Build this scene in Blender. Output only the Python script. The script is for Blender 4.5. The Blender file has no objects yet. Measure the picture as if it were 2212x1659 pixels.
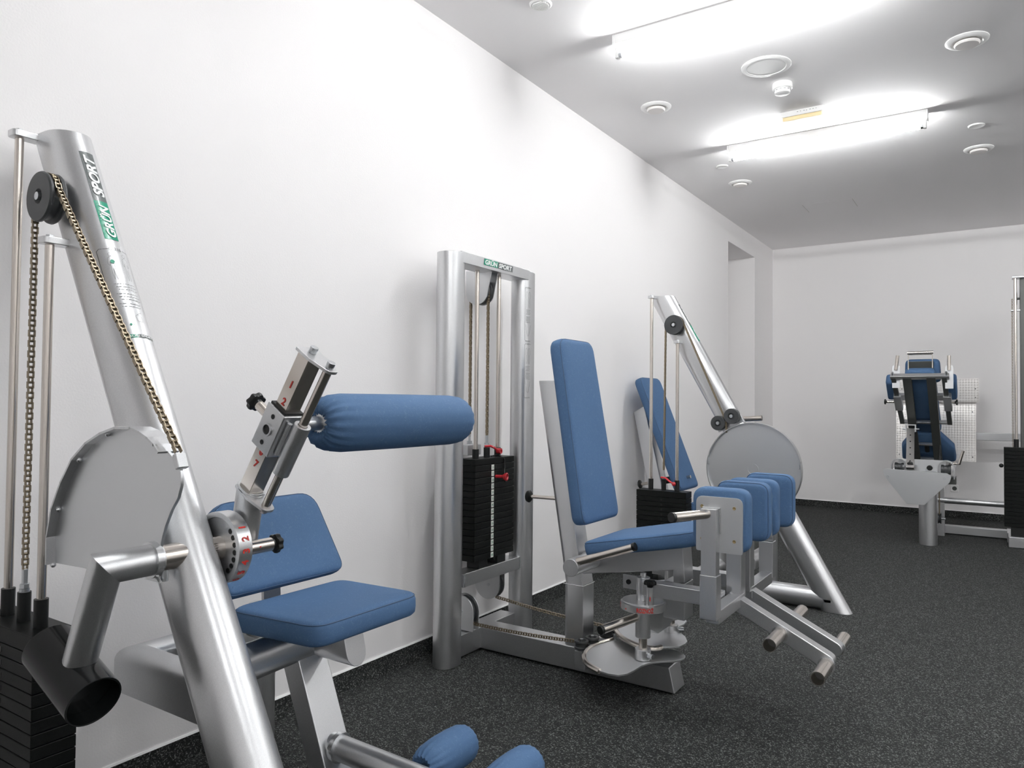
import bpy, math, random
import numpy as np
from mathutils import Vector, Matrix
random.seed(7)
PI = math.pi
scn = bpy.context.scene
COL = scn.collection
V3 = lambda *a: np.array(a, float)

# ---------------------------------------------------------------- camera
FPX, YAW, PITCH, ROLL = 1587.94, 0.5827300, 0.0232485, 0.0090526
CAM = V3(2.191, 0.0, 1.162)
_f = V3(-math.sin(YAW)*math.cos(PITCH), math.cos(YAW)*math.cos(PITCH), math.sin(PITCH))
_r0 = V3(math.cos(YAW), math.sin(YAW), 0); _u0 = np.cross(_r0, _f)
_r = _r0*math.cos(ROLL) + _u0*math.sin(ROLL); _u = _u0*math.cos(ROLL) - _r0*math.sin(ROLL)
cd = bpy.data.cameras.new('camera'); cam = bpy.data.objects.new('camera', cd); COL.objects.link(cam)
cd.sensor_fit = 'HORIZONTAL'; cd.sensor_width = 36.0; cd.lens = 36.0*FPX/2212.0
cd.clip_start = 0.02; cd.clip_end = 60
M = Matrix.Identity(4)
for i in range(3):
    M[i][0] = _r[i]; M[i][1] = _u[i]; M[i][2] = -_f[i]; M[i][3] = CAM[i]
cam.matrix_world = M
scn.camera = cam

def P(px, py, x=None, y=None, z=None):
    """pixel of the photograph -> point on the plane x=, y= or z= (metres)."""
    d = _f + _r*(px-1106)/FPX - _u*(py-829.5)/FPX
    if x is not None: t = (x-CAM[0])/d[0]
    elif y is not None: t = (y-CAM[1])/d[1]
    else: t = (z-CAM[2])/d[2]
    return CAM + d*t

# ---------------------------------------------------------------- world, exposure
H, YB, XR, YF = 2.97, 8.88, 7.41, -2.7          # ceiling height, back wall, right wall, front wall
TUBE_POWER = 132.0
w = bpy.data.worlds.new('world'); scn.world = w; w.use_nodes = True
w.node_tree.nodes['Background'].inputs[0].default_value = (0.8, 0.85, 0.9, 1)
w.node_tree.nodes['Background'].inputs[1].default_value = 0.05
vs = scn.view_settings
vs.view_transform = 'Standard'; vs.look = 'None'; vs.gamma = 1.0; vs.use_curve_mapping = False
vs.exposure = 0.0
scn.cycles.max_bounces = 12; scn.cycles.diffuse_bounces = 8; scn.cycles.glossy_bounces = 5

# ---------------------------------------------------------------- materials
def srgb(r, g, b):
    f = lambda c: (c/255/12.92) if c/255 <= 0.04045 else ((c/255+0.055)/1.055)**2.4
    return (f(r), f(g), f(b), 1)
MAT = {}
def mat(name, color, rough=0.5, metal=0.0, coat=0.0, emit=None, strength=0.0, sheen=0.0):
    m = bpy.data.materials.new(name); m.use_nodes = True
    b = m.node_tree.nodes['Principled BSDF']
    b.inputs['Base Color'].default_value = color; b.inputs['Roughness'].default_value = rough
    b.inputs['Metallic'].default_value = metal; b.inputs['Coat Weight'].default_value = coat
    b.inputs['Coat Roughness'].default_value = 0.12
    if sheen: b.inputs['Sheen Weight'].default_value = sheen
    if emit: b.inputs['Emission Color'].default_value = emit; b.inputs['Emission Strength'].default_value = strength
    MAT[name] = m; return m
def nt(m): return m.node_tree.nodes, m.node_tree.links, m.node_tree.nodes['Principled BSDF']
def add_noise(m, scale, c0, c1, lo=0.4, hi=0.6, bump=0.0, dist=0.002, detail=3, rough=None):
    n, l, b = nt(m)
    tc = n.new('ShaderNodeTexCoord'); no = n.new('ShaderNodeTexNoise')
    no.inputs['Scale'].default_value = scale; no.inputs['Detail'].default_value = detail
    l.new(tc.outputs['Object'], no.inputs['Vector'])
    cr = n.new('ShaderNodeValToRGB'); cr.color_ramp.elements[0].position = lo; cr.color_ramp.elements[1].position = hi
    cr.color_ramp.elements[0].color = c0; cr.color_ramp.elements[1].color = c1
    l.new(no.outputs['Fac'], cr.inputs['Fac']); l.new(cr.outputs['Color'], b.inputs['Base Color'])
    if bump:
        bp = n.new('ShaderNodeBump'); bp.inputs['Strength'].default_value = bump; bp.inputs['Distance'].default_value = dist
        l.new(no.outputs['Fac'], bp.inputs['Height']); l.new(bp.outputs['Normal'], b.inputs['Normal'])
    return m
def bump_only(m, scale, bump, dist=0.002, detail=3):
    n, l, b = nt(m)
    tc = n.new('ShaderNodeTexCoord'); no = n.new('ShaderNodeTexNoise')
    no.inputs['Scale'].default_value = scale; no.inputs['Detail'].default_value = detail
    l.new(tc.outputs['Object'], no.inputs['Vector'])
    bp = n.new('ShaderNodeBump'); bp.inputs['Strength'].default_value = bump; bp.inputs['Distance'].default_value = dist
    l.new(no.outputs['Fac'], bp.inputs['Height']); l.new(bp.outputs['Normal'], b.inputs['Normal'])
    return m
bump_only(mat('plaster', (0.905, 0.888, 0.885, 1), 0.75), 160, 0.22, 0.002)
bump_only(mat('ceiling_paint', (0.95, 0.935, 0.935, 1), 0.85), 200, 0.08, 0.001)
add_noise(mat('silver', (0.66, 0.67, 0.68, 1), 0.34, 0.97, 0.22), 900, (0.61, 0.615, 0.625, 1), (0.72, 0.725, 0.735, 1), 0.35, 0.65)
mat('silver_plate', (0.70, 0.71, 0.72, 1), 0.38, 0.95, 0.15)
bump_only(mat('stainless', (0.66, 0.61, 0.56, 1), 0.22, 1.0), 40, 0.03)
mat('weld', (0.68, 0.69, 0.70, 1), 0.25, 0.9)
mat('zinc', (0.62, 0.64, 0.66, 1), 0.28, 1.0)
mat('brass_screw', (0.55, 0.42, 0.22, 1), 0.3, 1.0)
mat('black_plastic', (0.007, 0.008, 0.008, 1), 0.38); MAT['black_plastic'].node_tree.nodes['Principled BSDF'].inputs['Specular IOR Level'].default_value = 0.35
mat('black_paint', (0.006, 0.007, 0.007, 1), 0.16, 0.0); MAT['black_paint'].node_tree.nodes['Principled BSDF'].inputs['Specular IOR Level'].default_value = 0.22
add_noise(mat('cast_black', (0.006, 0.007, 0.007, 1), 0.40), 300, (0.0045, 0.0052, 0.005, 1), (0.0075, 0.0085, 0.008, 1), bump=0.03); MAT['cast_black'].node_tree.nodes['Principled BSDF'].inputs['Specular IOR Level'].default_value = 0.14
mat('pulley_plastic', (0.035, 0.038, 0.04, 1), 0.42)
mat('chain_steel', (0.30, 0.25, 0.18, 1), 0.38, 0.95)
mat('dark_silver', (0.10, 0.105, 0.10, 1), 0.35, 0.5)
mat('white_plastic', (0.92, 0.915, 0.905, 1), 0.45)
mat('offwhite', (0.93, 0.895, 0.87, 1), 0.5); mat('throat', (0.42, 0.39, 0.36, 1), 0.6)
mat('tube_glow', (1, 1, 1, 1), 0.4, emit=(0.98, 0.995, 1.0, 1), strength=TUBE_POWER)
mat('amber', (0.88, 0.72, 0.42, 1), 0.4)
mat('lens', (0.45, 0.45, 0.50, 1), 0.15, 0.4)
mat('red_paint', (0.62, 0.035, 0.025, 1), 0.4)
mat('red_plastic', (0.50, 0.02, 0.03, 1), 0.25, 0, 0.3)
mat('label_white', (0.78, 0.80, 0.74, 1), 0.5)
mat('label_green', (0.02, 0.20, 0.10, 1), 0.5)
mat('logo_green', srgb(0, 140, 110), 0.3, 0, 0.3)
mat('logo_grey', srgb(92, 98, 98), 0.3, 0, 0.3)
mat('logo_white', (0.85, 0.87, 0.86, 1), 0.35)
mat('ink', (0.06, 0.07, 0.07, 1), 0.5)
mat('ink_light', (0.24, 0.25, 0.25, 1), 0.5)
# floor: black rubber granulate with grey flecks
m = mat('rubber', (0.02, 0.022, 0.022, 1), 0.8); n, l, b = nt(m)
tc = n.new('ShaderNodeTexCoord'); vo = n.new('ShaderNodeTexVoronoi'); vo.inputs['Scale'].default_value = 260
l.new(tc.outputs['Object'], vo.inputs['Vector'])
cr = n.new('ShaderNodeValToRGB'); e = cr.color_ramp.elements
e[0].position = 0.0; e[0].color = (0.004, 0.0047, 0.0045, 1); e[1].position = 1.0; e[1].color = (0.150, 0.157, 0.151, 1)
for ps, c in ((0.45, (0.0085, 0.0098, 0.0093, 1)), (0.72, (0.020, 0.022, 0.021, 1)), (0.88, (0.075, 0.08, 0.076, 1))):
    k = e.new(ps); k.color = c
sp = n.new('ShaderNodeSeparateColor'); l.new(vo.outputs['Color'], sp.inputs[0]); l.new(sp.outputs[0], cr.inputs['Fac'])
l.new(cr.outputs['Color'], b.inputs['Base Color'])
bp = n.new('ShaderNodeBump'); bp.inputs['Strength'].default_value = 0.5; bp.inputs['Distance'].default_value = 0.003
l.new(vo.outputs['Distance'], bp.inputs['Height']); l.new(bp.outputs['Normal'], b.inputs['Normal'])
b.inputs['Specular IOR Level'].default_value = 0.3
# blue upholstery with a faint woven squiggle
m = mat('upholstery', (0.06, 0.13, 0.28, 1), 0.72); n, l, b = nt(m); b.inputs['Specular IOR Level'].default_value = 0.25
tc = n.new('ShaderNodeTexCoord'); no = n.new('ShaderNodeTexNoise'); no.inputs['Scale'].default_value = 55; no.inputs['Detail'].default_value = 1.5
no.inputs['Distortion'].default_value = 1.6
l.new(tc.outputs['Object'], no.inputs['Vector'])
mt = n.new('ShaderNodeMath'); mt.operation = 'SUBTRACT'; mt.inputs[1].default_value = 0.5; l.new(no.outputs['Fac'], mt.inputs[0])
ab = n.new('ShaderNodeMath'); ab.operation = 'ABSOLUTE'; l.new(mt.outputs[0], ab.inputs[0])
cr = n.new('ShaderNodeValToRGB'); e = cr.color_ramp.elements
e[0].position = 0.0; e[0].color = (0.092, 0.162, 0.282, 1); e[1].position = 0.020; e[1].color = (0.062, 0.126, 0.240, 1)
l.new(ab.outputs[0], cr.inputs['Fac']); l.new(cr.outputs['Color'], b.inputs['Base Color'])
n2 = n.new('ShaderNodeTexNoise'); n2.inputs['Scale'].default_value = 700; l.new(tc.outputs['Object'], n2.inputs['Vector'])
bp = n.new('ShaderNodeBump'); bp.inputs['Strength'].default_value = 0.12; bp.inputs['Distance'].default_value = 0.001
l.new(n2.outputs['Fac'], bp.inputs['Height']); l.new(bp.outputs['Normal'], b.inputs['Normal'])
mat('seam', (0.035, 0.075, 0.15, 1), 0.6)
bump_only(mat('aluminium', (0.72, 0.70, 0.68, 1), 0.30, 1.0), 60, 0.05)

# ---------------------------------------------------------------- mesh helpers
def unit(v): v = np.array(v, float); return v/np.linalg.norm(v)
def frame(axis):
    a = unit(axis); h = V3(0, 0, 1) if abs(a[2]) < 0.9 else V3(1, 0, 0)
    u = unit(np.cross(h, a)); return u, np.cross(a, u)
class MB:
    def __init__(s): s.v = []; s.f = []
    def add(s, verts, faces):
        k = len(s.v); s.v += [tuple(map(float, p)) for p in verts]; s.f += [tuple(i+k for i in f) for f in faces]; return s
    def box(s, lo, hi):
        x0, y0, z0 = lo; x1, y1, z1 = hi
        return s.add([(x0,y0,z0),(x1,y0,z0),(x1,y1,z0),(x0,y1,z0),(x0,y0,z1),(x1,y0,z1),(x1,y1,z1),(x0,y1,z1)],
                     [(0,3,2,1),(4,5,6,7),(0,1,5,4),(1,2,6,5),(2,3,7,6),(3,0,4,7)])
    def obox(s, c, u, v, w_, hu, hv, hw):
        c = np.array(c, float); u, v, w_ = unit(u)*hu, unit(v)*hv, unit(w_)*hw
        if np.dot(np.cross(u, v), w_) < 0: u, v, = v, u
        q = [c+a*u+b_*v+d*w_ for d in (-1, 1) for a, b_ in ((-1,-1),(1,-1),(1,1),(-1,1))]
        return s.add(q, [(0,3,2,1),(4,5,6,7),(0,1,5,4),(1,2,6,5),(2,3,7,6),(3,0,4,7)])
    def beam(s, a, b_, wy, wh, side=(0,1,0)):
        """box section from a to b; wy = size along `side`, wh = the other size."""
        a, b_ = np.array(a, float), np.array(b_, float); d = b_-a; L = np.linalg.norm(d); sd = unit(side)
        return s.obox((a+b_)/2, d, sd, np.cross(d/L, sd), L/2, wy/2, wh/2)
    def prism(s, poly, vec):
        n_ = len(poly); poly = [np.array(p, float) for p in poly]; vec = np.array(vec, float)
        nrm = sum((np.cross(poly[i]-poly[0], poly[(i+1) % n_]-poly[0]) for i in range(1, n_)), V3(0,0,0))
        if np.dot(nrm, vec) < 0: poly = poly[::-1]
        return s.add(poly+[p+vec for p in poly],
                     [tuple(range(n_))[::-1], tuple(range(n_, 2*n_))]+[(i, (i+1) % n_, (i+1) % n_+n_, i+n_) for i in range(n_)])
    def cyl(s, a, b_, r, n_=20, r2=None, cap=True):
        a, b_ = np.array(a, float), np.array(b_, float); u, v = frame(b_-a); r2 = r if r2 is None else r2
        A = [a+r*(math.cos(t)*u+math.sin(t)*v) for t in np.arange(n_)*2*PI/n_]
        B = [b_+r2*(math.cos(t)*u+math.sin(t)*v) for t in np.arange(n_)*2*PI/n_]
        f = [(i, (i+1) % n_, (i+1) % n_+n_, i+n_) for i in range(n_)]
        if cap: f += [tuple(range(n_))[::-1], tuple(range(n_, 2*n_))]
        return s.add(A+B, f)
    def lathe(s, c, axis, prof, n_=28, ripple=None):
        """prof: list of (radius, height along axis)."""
        c = np.array(c, float); ax = unit(axis); u, v = frame(ax); vs_ = []; fs = []
        for k, (r, h) in enumerate(prof):
            for i in range(n_):
                t = 2*PI*i/n_; rr = r*(1+(ripple(k, t) if ripple else 0))
                vs_.append(c+ax*h+rr*(math.cos(t)*u+math.sin(t)*v))
        for k in range(len(prof)-1):
            for i in range(n_):
                j = (i+1) % n_; fs.append((k*n_+i, k*n_+j, (k+1)*n_+j, (k+1)*n_+i))
        if prof[0][0] > 0: fs.append(tuple(range(n_))[::-1])
        if prof[-1][0] > 0: fs.append(tuple((len(prof)-1)*n_+i for i in range(n_)))
        return s.add(vs_, fs)
    def tube(s, a, b_, r, ri, n_=24):
        a, b_ = np.array(a, float), np.array(b_, float); L = np.linalg.norm(b_-a)
        c = a; ax = unit(b_-a); u, v = frame(ax); prof = [(r,0),(r,L),(ri,L),(ri,0)]; vs_ = []; fs = []
        for rr, h in prof:
            for i in range(n_):
                t = 2*PI*i/n_; vs_.append(c+ax*h+rr*(math.cos(t)*u+math.sin(t)*v))
        for k in range(4):
            for i in range(n_):
                j = (i+1) % n_; k2 = (k+1) % 4; fs.append((k*n_+i, k*n_+j, k2*n_+j, k2*n_+i))
        return s.add(vs_, fs)
    def pipe(s, pts, r, n_=8, closed=False):
        pts = [np.array(p, float) for p in pts]; N = len(pts); vs_ = []; fs = []; pu = None
        for i, p in enumerate(pts):
            d = (pts[(i+1) % N]-pts[i-1]) if closed or 0 < i < N-1 else (pts[1]-pts[0] if i == 0 else pts[-1]-pts[-2])
            d = unit(d)
            if pu is None: pu, _ = frame(d)
            pu = unit(pu-np.dot(pu, d)*d); pv = np.cross(d, pu)
            vs_ += [p+r*(math.cos(t)*pu+math.sin(t)*pv) for t in np.arange(n_)*2*PI/n_]
        for i in range(N if closed else N-1):
            for k in range(n_):
                a, b_ = i*n_+k, i*n_+(k+1) % n_; c, d = ((i+1) % N)*n_+(k+1) % n_, ((i+1) % N)*n_+k
                fs.append((a, b_, c, d))
        if not closed: fs += [tuple(range(n_))[::-1], tuple((N-1)*n_+k for k in range(n_))]
        return s.add(vs_, fs)
    def sphere(s, c, r, n_=14):
        return s.lathe(c, (0,0,1), [(max(1e-5, r*math.sin(t)), -r*math.cos(t)) for t in np.linspace(0, PI, n_//2+1)], n_)
    def oval(s, a, b_, w_, t_, wdir, cut0=None, cut1=None, n_=9):
        """flat-oval tube a->b; w_ along wdir, t_ across; cutN = plane normal at that end (None = square)."""
        a, b_ = np.array(a, float), np.array(b_, float); d = unit(b_-a); e1 = unit(np.array(wdir, float)-np.dot(wdir, d)*d); e2 = np.cross(d, e1)
        r = t_/2; h = w_/2-r; sec = []
        for sg in (1, -1):
            for t in np.linspace(-PI/2, PI/2, n_): sec.append(sg*(h+r*math.cos(t))*e1+sg*r*math.sin(t)*e2)
        rings = []
        for c, cut in ((a, cut0), (b_, cut1)):
            ring = []
            for q in sec:
                p = c+q
                if cut is not None:
                    nn = np.array(cut, float); p = p+d*(np.dot(c-p, nn)/np.dot(d, nn))
                ring.append(p)
            rings.append(ring)
        n2 = len(sec)
        return s.add(rings[0]+rings[1], [(i, (i+1) % n2, (i+1) % n2+n2, i+n2) for i in range(n2)]+[tuple(range(n2))[::-1], tuple(range(n2, 2*n2))])

def rpoly(pts, r, seg=5):
    """2-D polygon with rounded corners; r a number or one per corner."""
    out = []; N = len(pts); rs = r if hasattr(r, '__len__') else [r]*N
    for i in range(N):
        p, a, b_ = np.array(pts[i], float), np.array(pts[i-1], float), np.array(pts[(i+1) % N], float)
        u, v = unit(a-p), unit(b_-p); ang = math.acos(np.clip(np.dot(u, v), -1, 1))
        d = min(rs[i]/math.tan(ang/2), 0.48*np.linalg.norm(a-p), 0.48*np.linalg.norm(b_-p)) if rs[i] > 0 else 0
        if d <= 1e-6: out.append(p); continue
        p0, p1 = p+u*d, p+v*d
        for k in range(seg+1):
            t = k/seg; out.append((1-t)**2*p0+2*t*(1-t)*p+t*t*p1)
    return out
def inset(poly, d):
    N = len(poly); area = sum(poly[i][0]*poly[(i+1) % N][1]-poly[(i+1) % N][0]*poly[i][1] for i in range(N)); sg = 1 if area > 0 else -1
    out = []
    for i in range(N):
        t = poly[(i+1) % N]-poly[i-1]; L = np.linalg.norm(t)
        nrm = V3(-t[1], t[0])/L*sg if L > 1e-9 else V3(0, 0)
        out.append(poly[i]+nrm*d)
    return out
def V2(x, y): return np.array([x, y], float)

def obj(name, mb, material, parent=None, bevel=0.0, seg=2, angle=35):
    me = bpy.data.meshes.new(name)
    vs_ = np.array(mb.v, float)
    root = parent
    while root is not None and root.parent is not None: root = root.parent
    off = V3(*root.location) if root is not None and root.type == 'EMPTY' else V3(0, 0, 0)
    if root is not None and root.type != 'EMPTY': off = V3(*root.location)
    me.from_pydata([tuple(p) for p in vs_-off], [], mb.f); me.update()
    me.materials.append(MAT[material])
    me.polygons.foreach_set('use_smooth', [True]*len(me.polygons)); me.set_sharp_from_angle(angle=math.radians(angle))
    o = bpy.data.objects.new(name, me); COL.objects.link(o)
    if parent is not None: o.parent = parent
    if bevel:
        bm_ = o.modifiers.new('bevel', 'BEVEL'); bm_.width = bevel; bm_.segments = seg; bm_.limit_method = 'ANGLE'; bm_.angle_limit = math.radians(40)
        bm_.harden_normals = True
    return o
def thing(name, label, cat, loc, group=None):
    o = bpy.data.objects.new(name, None); COL.objects.link(o); o.location = loc; o.empty_display_size = 0.1
    o['label'] = label; o['category'] = cat
    if group: o['group'] = group
    return o
def tag(o, label, cat, group=None):
    o['label'] = label; o['category'] = cat
    if group: o['group'] = group
    return o
def struct(name, mb, material, label=None, parent=None):
    o = obj(name, mb, material, parent); o['kind'] = 'structure'
    if label: o['label'] = label
    return o
def stuff(o): o['kind'] = 'stuff'; return o

def text2d(s, size=1.0, shear=0.0, fat=0.0, spacing=1.0):
    """2-D triangles of a string in the built-in font, centred on the origin; cap height = size."""
    cu = bpy.data.curves.new('text', 'FONT'); cu.body = s; cu.size = 1.0; cu.shear = shear; cu.offset = fat; cu.space_character = spacing
    cu.align_x = 'CENTER'; cu.resolution_u = 3
    to = bpy.data.objects.new('text', cu); COL.objects.link(to)
    dg = bpy.context.evaluated_depsgraph_get(); ev = to.evaluated_get(dg); me = ev.to_mesh()
    v = np.array([tuple(q.co)[:2] for q in me.vertices], float); f = [tuple(q.vertices) for q in me.polygons]
    ev.to_mesh_clear(); bpy.data.objects.remove(to); bpy.data.curves.remove(cu)
    cap = 0.73
    v[:, 0] -= (v[:, 0].min()+v[:, 0].max())/2; v[:, 1] -= cap/2; v *= size/cap
    return v, f
def put_text(mb, s, size, fn, width=None, **kw):
    """fn(u, v) -> 3-D point."""
    v, f = text2d(s, size, **kw)
    if width: v[:, 0] *= width/(v[:, 0].max()-v[:, 0].min())
    mb.add([fn(a, b_) for a, b_ in v], f)
def plane_fn(o, u, v):
    o, u, v = np.array(o, float), unit(u), unit(v)
    return lambda a, b_: o+u*a+v*b_

def pad(name, o, U, Vv, poly, t, parent, label=None, seamr=0.0016, soft=1.0, back=0.006):
    """upholstered cushion: outline `poly` in (U,V) about o, thickness t along UxV; flat back at o."""
    U, Vv = unit(U), unit(Vv); N = np.cross(U, Vv); o = np.array(o, float)
    poly = [np.array(p, float) for p in poly]
    area = sum(poly[i][0]*poly[(i+1) % len(poly)][1]-poly[(i+1) % len(poly)][0]*poly[i][1] for i in range(len(poly)))
    if area < 0: poly = poly[::-1]
    k = soft
    lay = [(0.010*k, 0.0), (0.002*k, 0.12*t), (0.0, 0.35*t), (0.0, 0.70*t), (0.003*k, 0.84*t), (0.008*k, 0.94*t), (0.015*k, 0.985*t), (0.026*k, 1.01*t)]
    rings = [[o+U*q[0]+Vv*q[1]+N*h for q in inset(poly, d)] for d, h in lay]
    n_ = len(poly); vs_ = [q for r_ in rings for q in r_]; fs = []
    for a in range(len(rings)-1):
        for i in range(n_):
            j = (i+1) % n_; fs.append((a*n_+i, a*n_+j, (a+1)*n_+j, (a+1)*n_+i))
    fs.append(tuple(range(n_))[::-1])
    cen = sum(poly)/n_
    for sc_, hh in ((0.5, 1.02*t),):
        last = inset(poly, lay[-1][0]); k0 = len(vs_); vs_ += [o+U*(cen[0]+(q[0]-cen[0])*sc_)+Vv*(cen[1]+(q[1]-cen[1])*sc_)+N*hh for q in last]
        fs += [((len(rings)-1)*n_+i, (len(rings)-1)*n_+(i+1) % n_, k0+(i+1) % n_, k0+i) for i in range(n_)]
    vs_.append(o+U*cen[0]+Vv*cen[1]+N*1.02*t); fs += [(k0+i, k0+(i+1) % n_, len(vs_)-1) for i in range(n_)]
    mb = MB().add(vs_, fs); ob = obj(name, mb, 'upholstery', parent, angle=60)
    if label: ob['label'] = label
    sm = MB().pipe([o+U*q[0]+Vv*q[1]+N*(0.86*t) for q in inset(poly, 0.0035*k)], seamr, 6, closed=True)
    obj('piping', sm, 'seam', ob)
    return ob
def roller(name, c, axis, L, r, parent, label=None, hole=0.018):
    """foam roller with a gathered cover, centred on c."""
    ax = unit(axis); h = L/2
    prof = [(hole, -h+0.016), (hole*1.5, -h+0.006), (r*0.58, -h+0.002), (r*0.80, -h+0.016), (r*0.93, -h+0.038), (r, -h+0.075), (r*1.01, 0), (r, h-0.06), (r*0.95, h-0.025), (r*0.84, h-0.008), (r*0.6, h), (hole*1.5, h-0.004), (hole, h-0.012)]
    amp = [0.12, 0.18, 0.09, 0.055, 0.022, 0, 0, 0, 0.01, 0.02, 0.05, 0.1, 0.08]
    mb = MB().lathe(np.array(c, float), ax, prof, 72, lambda k, t: amp[k]*math.sin(18*t+0.8*math.sin(3*t)))
    o = obj(name, mb, 'upholstery', parent, angle=80)
    if label: o['label'] = label
    return o
def chain(name, pts, side, parent, pitch=0.0127, wd=0.0115):
    """roller chain along a polyline; side = direction of the pins."""
    pts = [np.array(p, float) for p in pts]; sd = unit(side); mb = MB()
    seg = [np.linalg.norm(pts[i+1]-pts[i]) for i in range(len(pts)-1)]; tot = sum(seg); n_ = max(2, int(tot/pitch))
    def at(s_):
        for i, L in enumerate(seg):
            if s_ <= L or i == len(seg)-1: return pts[i]+(pts[i+1]-pts[i])*(s_/L)
            s_ -= L
    for k in range(n_):
        a, b_ = at(k*tot/n_), at((k+1)*tot/n_); d = unit(b_-a); nn = np.cross(d, sd); off = wd*0.5 if k % 2 else wd*0.36
        for sg in (-1, 1):
            mb.obox((a+b_)/2+sd*sg*off, d, nn, sd, np.linalg.norm(b_-a)*0.66, 0.0046, 0.0008)
        mb.cyl(a-sd*wd*0.36, a+sd*wd*0.36, 0.0036, 6, cap=False)
    return stuff(obj(name, mb, 'chain_steel', parent, angle=20))
def bolt(mb, c, axis, r=0.008, h=0.006, n_=6):
    c = np.array(c, float); mb.cyl(c, c+unit(axis)*h, r, n_); return mb
def wheel(name, c, axis, r, wd, parent, hub=True):
    """grooved pulley wheel."""
    h = wd/2
    mb = MB().lathe(c, axis, [(0.011, -h*0.6), (0.014, -h*0.6), (0.019, -h), (r*0.96, -h), (r, -h*0.8), (r*0.98, -h*0.5), (r*0.86, -h*0.32), (r*0.86, h*0.32), (r*0.98, h*0.5), (r, h*0.8), (r*0.96, h), (0.019, h), (0.014, h*0.6), (0.011, h*0.6)], 36)
    o = obj(name, mb, 'pulley_plastic', parent)
    if hub:
        a = unit(axis); c = np.array(c, float)
        obj('axle', MB().cyl(c-a*(h+0.004), c+a*(h+0.03), 0.010, 16), 'zinc', o)
    return o
def knob(name, c, axis, r, parent, h=0.024):
    mb = MB().lathe(c, axis, [(r*0.45, 0), (r*0.55, h*0.3), (r*0.95, h*0.4), (r, h*0.6), (r*0.95, h*0.9), (r*0.7, h)], 48,
                    lambda k, t: (0.0 if k < 2 else 0.09)*math.cos(7*t))
    return obj(name, mb, 'black_plastic', parent, angle=50)

# ================================================================ THE ROOM
struct('floor', MB().box((-0.7, YF-0.2, -0.12), (XR+0.2, YB+0.2, 0)), 'rubber', 'black rubber granulate sports floor with grey flecks')
struct('ceiling', MB().box((-0.7, YF-0.2, H), (XR+0.2, YB+0.2, H+0.12)), 'ceiling_paint', 'smooth white ceiling')
NY0, NY1, NZ = 7.158, 8.111, 2.752
wl = MB()
wl.box((-0.5, YF-0.15, 0), (0, NY0, H)); wl.box((-0.5, NY0, NZ), (0, NY1, H)); wl.box((-0.5, NY1, 0), (0, YB, H)); wl.box((-0.6, NY0-0.1, 0), (-0.5, NY1+0.1, H))
struct('wall_left', wl, 'plaster', 'long white plastered wall with a recess near the far corner')
struct('wall_back', MB().box((-0.6, YB, 0), (XR+0.15, YB+0.15, H)), 'plaster', 'white end wall behind the leg press')
struct('wall_right', MB().box((XR, YF-0.15, 0), (XR+0.15, YB, H)), 'plaster', 'white side wall out of view')
struct('wall_front', MB().box((-0.5, YF-0.15, 0), (XR, YF, H)), 'plaster', 'white wall behind the viewer')
BB = 0.072
def baseboard(name, lo, hi, axis, nrm):
    a, b_ = np.array(lo, float), np.array(hi, float)
    prof = [(0.0, 0.0), (0.016, 0.0), (0.010, 0.012), (0.008, BB), (0.0, BB)]
    nrm = V3(*nrm)
    o = struct(name, MB().prism([a+nrm*d+V3(0, 0, h) for d, h in prof], b_-a), 'rubber', 'black speckled rubber skirting strip')
    obj('sealant_strip', MB().prism([a+nrm*d+V3(0, 0, h) for d, h in ((0, BB), (0.007, BB), (0.004, BB+0.006), (0, BB+0.006))], b_-a), 'white_plastic', o)
    return o
baseboard('baseboard_left', (0, YF, 0), (0, NY0, 0), 1, (1, 0, 0))
baseboard('baseboard_left', (0, NY1, 0), (0, YB, 0), 1, (1, 0, 0))
baseboard('baseboard_back', (0, YB, 0), (XR, YB, 0), 0, (0, -1, 0))

# ---------------------------------------------------------------- ceiling fittings
def batten(y0, label, xc=1.2335):
    t = thing('fluorescent_lamp', label, 'ceiling lamp', (xc, y0+0.03, H), 'fluorescent lamps on the ceiling')
    x0, x1 = xc-0.6165, xc+0.6165; yc = y0+0.03
    prof = [(-0.032, 0), (-0.030, -0.046), (-0.012, -0.056), (0.012, -0.056), (0.030, -0.046), (0.032, 0)]
    obj('housing', MB().prism([V3(x0+0.012, yc+a, H+h) for a, h in prof], (x1-x0-0.024, 0, 0)), 'white_plastic', t, 0.002)
    for xa in (x0, x1-0.012):
        obj('end_cap', MB().box((xa, yc-0.034, H-0.060), (xa+0.012, yc+0.034, H)), 'white_plastic', t, 0.003)
    for xa in (x0+0.008, x1-0.026):
        obj('lamp_holder', MB().box((xa, yc-0.014, H-0.109), (xa+0.018, yc+0.014, H-0.050)), 'white_plastic', t, 0.004)
    obj('tube', MB().cyl((x0+0.028, yc, H-0.094), (x1-0.028, yc, H-0.094), 0.013, 14), 'tube_glow', t)
    for xa, xb in ((x0+0.024, x0+0.042), (x1-0.042, x1-0.024)):
        obj('tube_cap', MB().cyl((xa, yc, H-0.094), (xb, yc, H-0.094), 0.0136, 14), 'zinc', t)
    return t
batten(P(1322, 77, z=H)[1], 'long bare-tube fluorescent lamp at the top edge of the picture')
batten(5.105, 'bare-tube fluorescent lamp beyond the smoke detector')
batten(1.40, 'fluorescent lamp overhead in front of the viewer, out of view')
for yy, od in ((-0.46, 'fourth'), (1.40, 'third'), (3.255, 'second'), (5.105, 'first')):  # two unseen lamp rows, added to spread the light more evenly
    batten(yy, 'added unseen fluorescent lamp in an assumed middle row, %s from the end wall' % od, 3.705)
    batten(yy, 'added unseen fluorescent lamp by the right wall, %s from the end wall' % od, 6.175)
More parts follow.
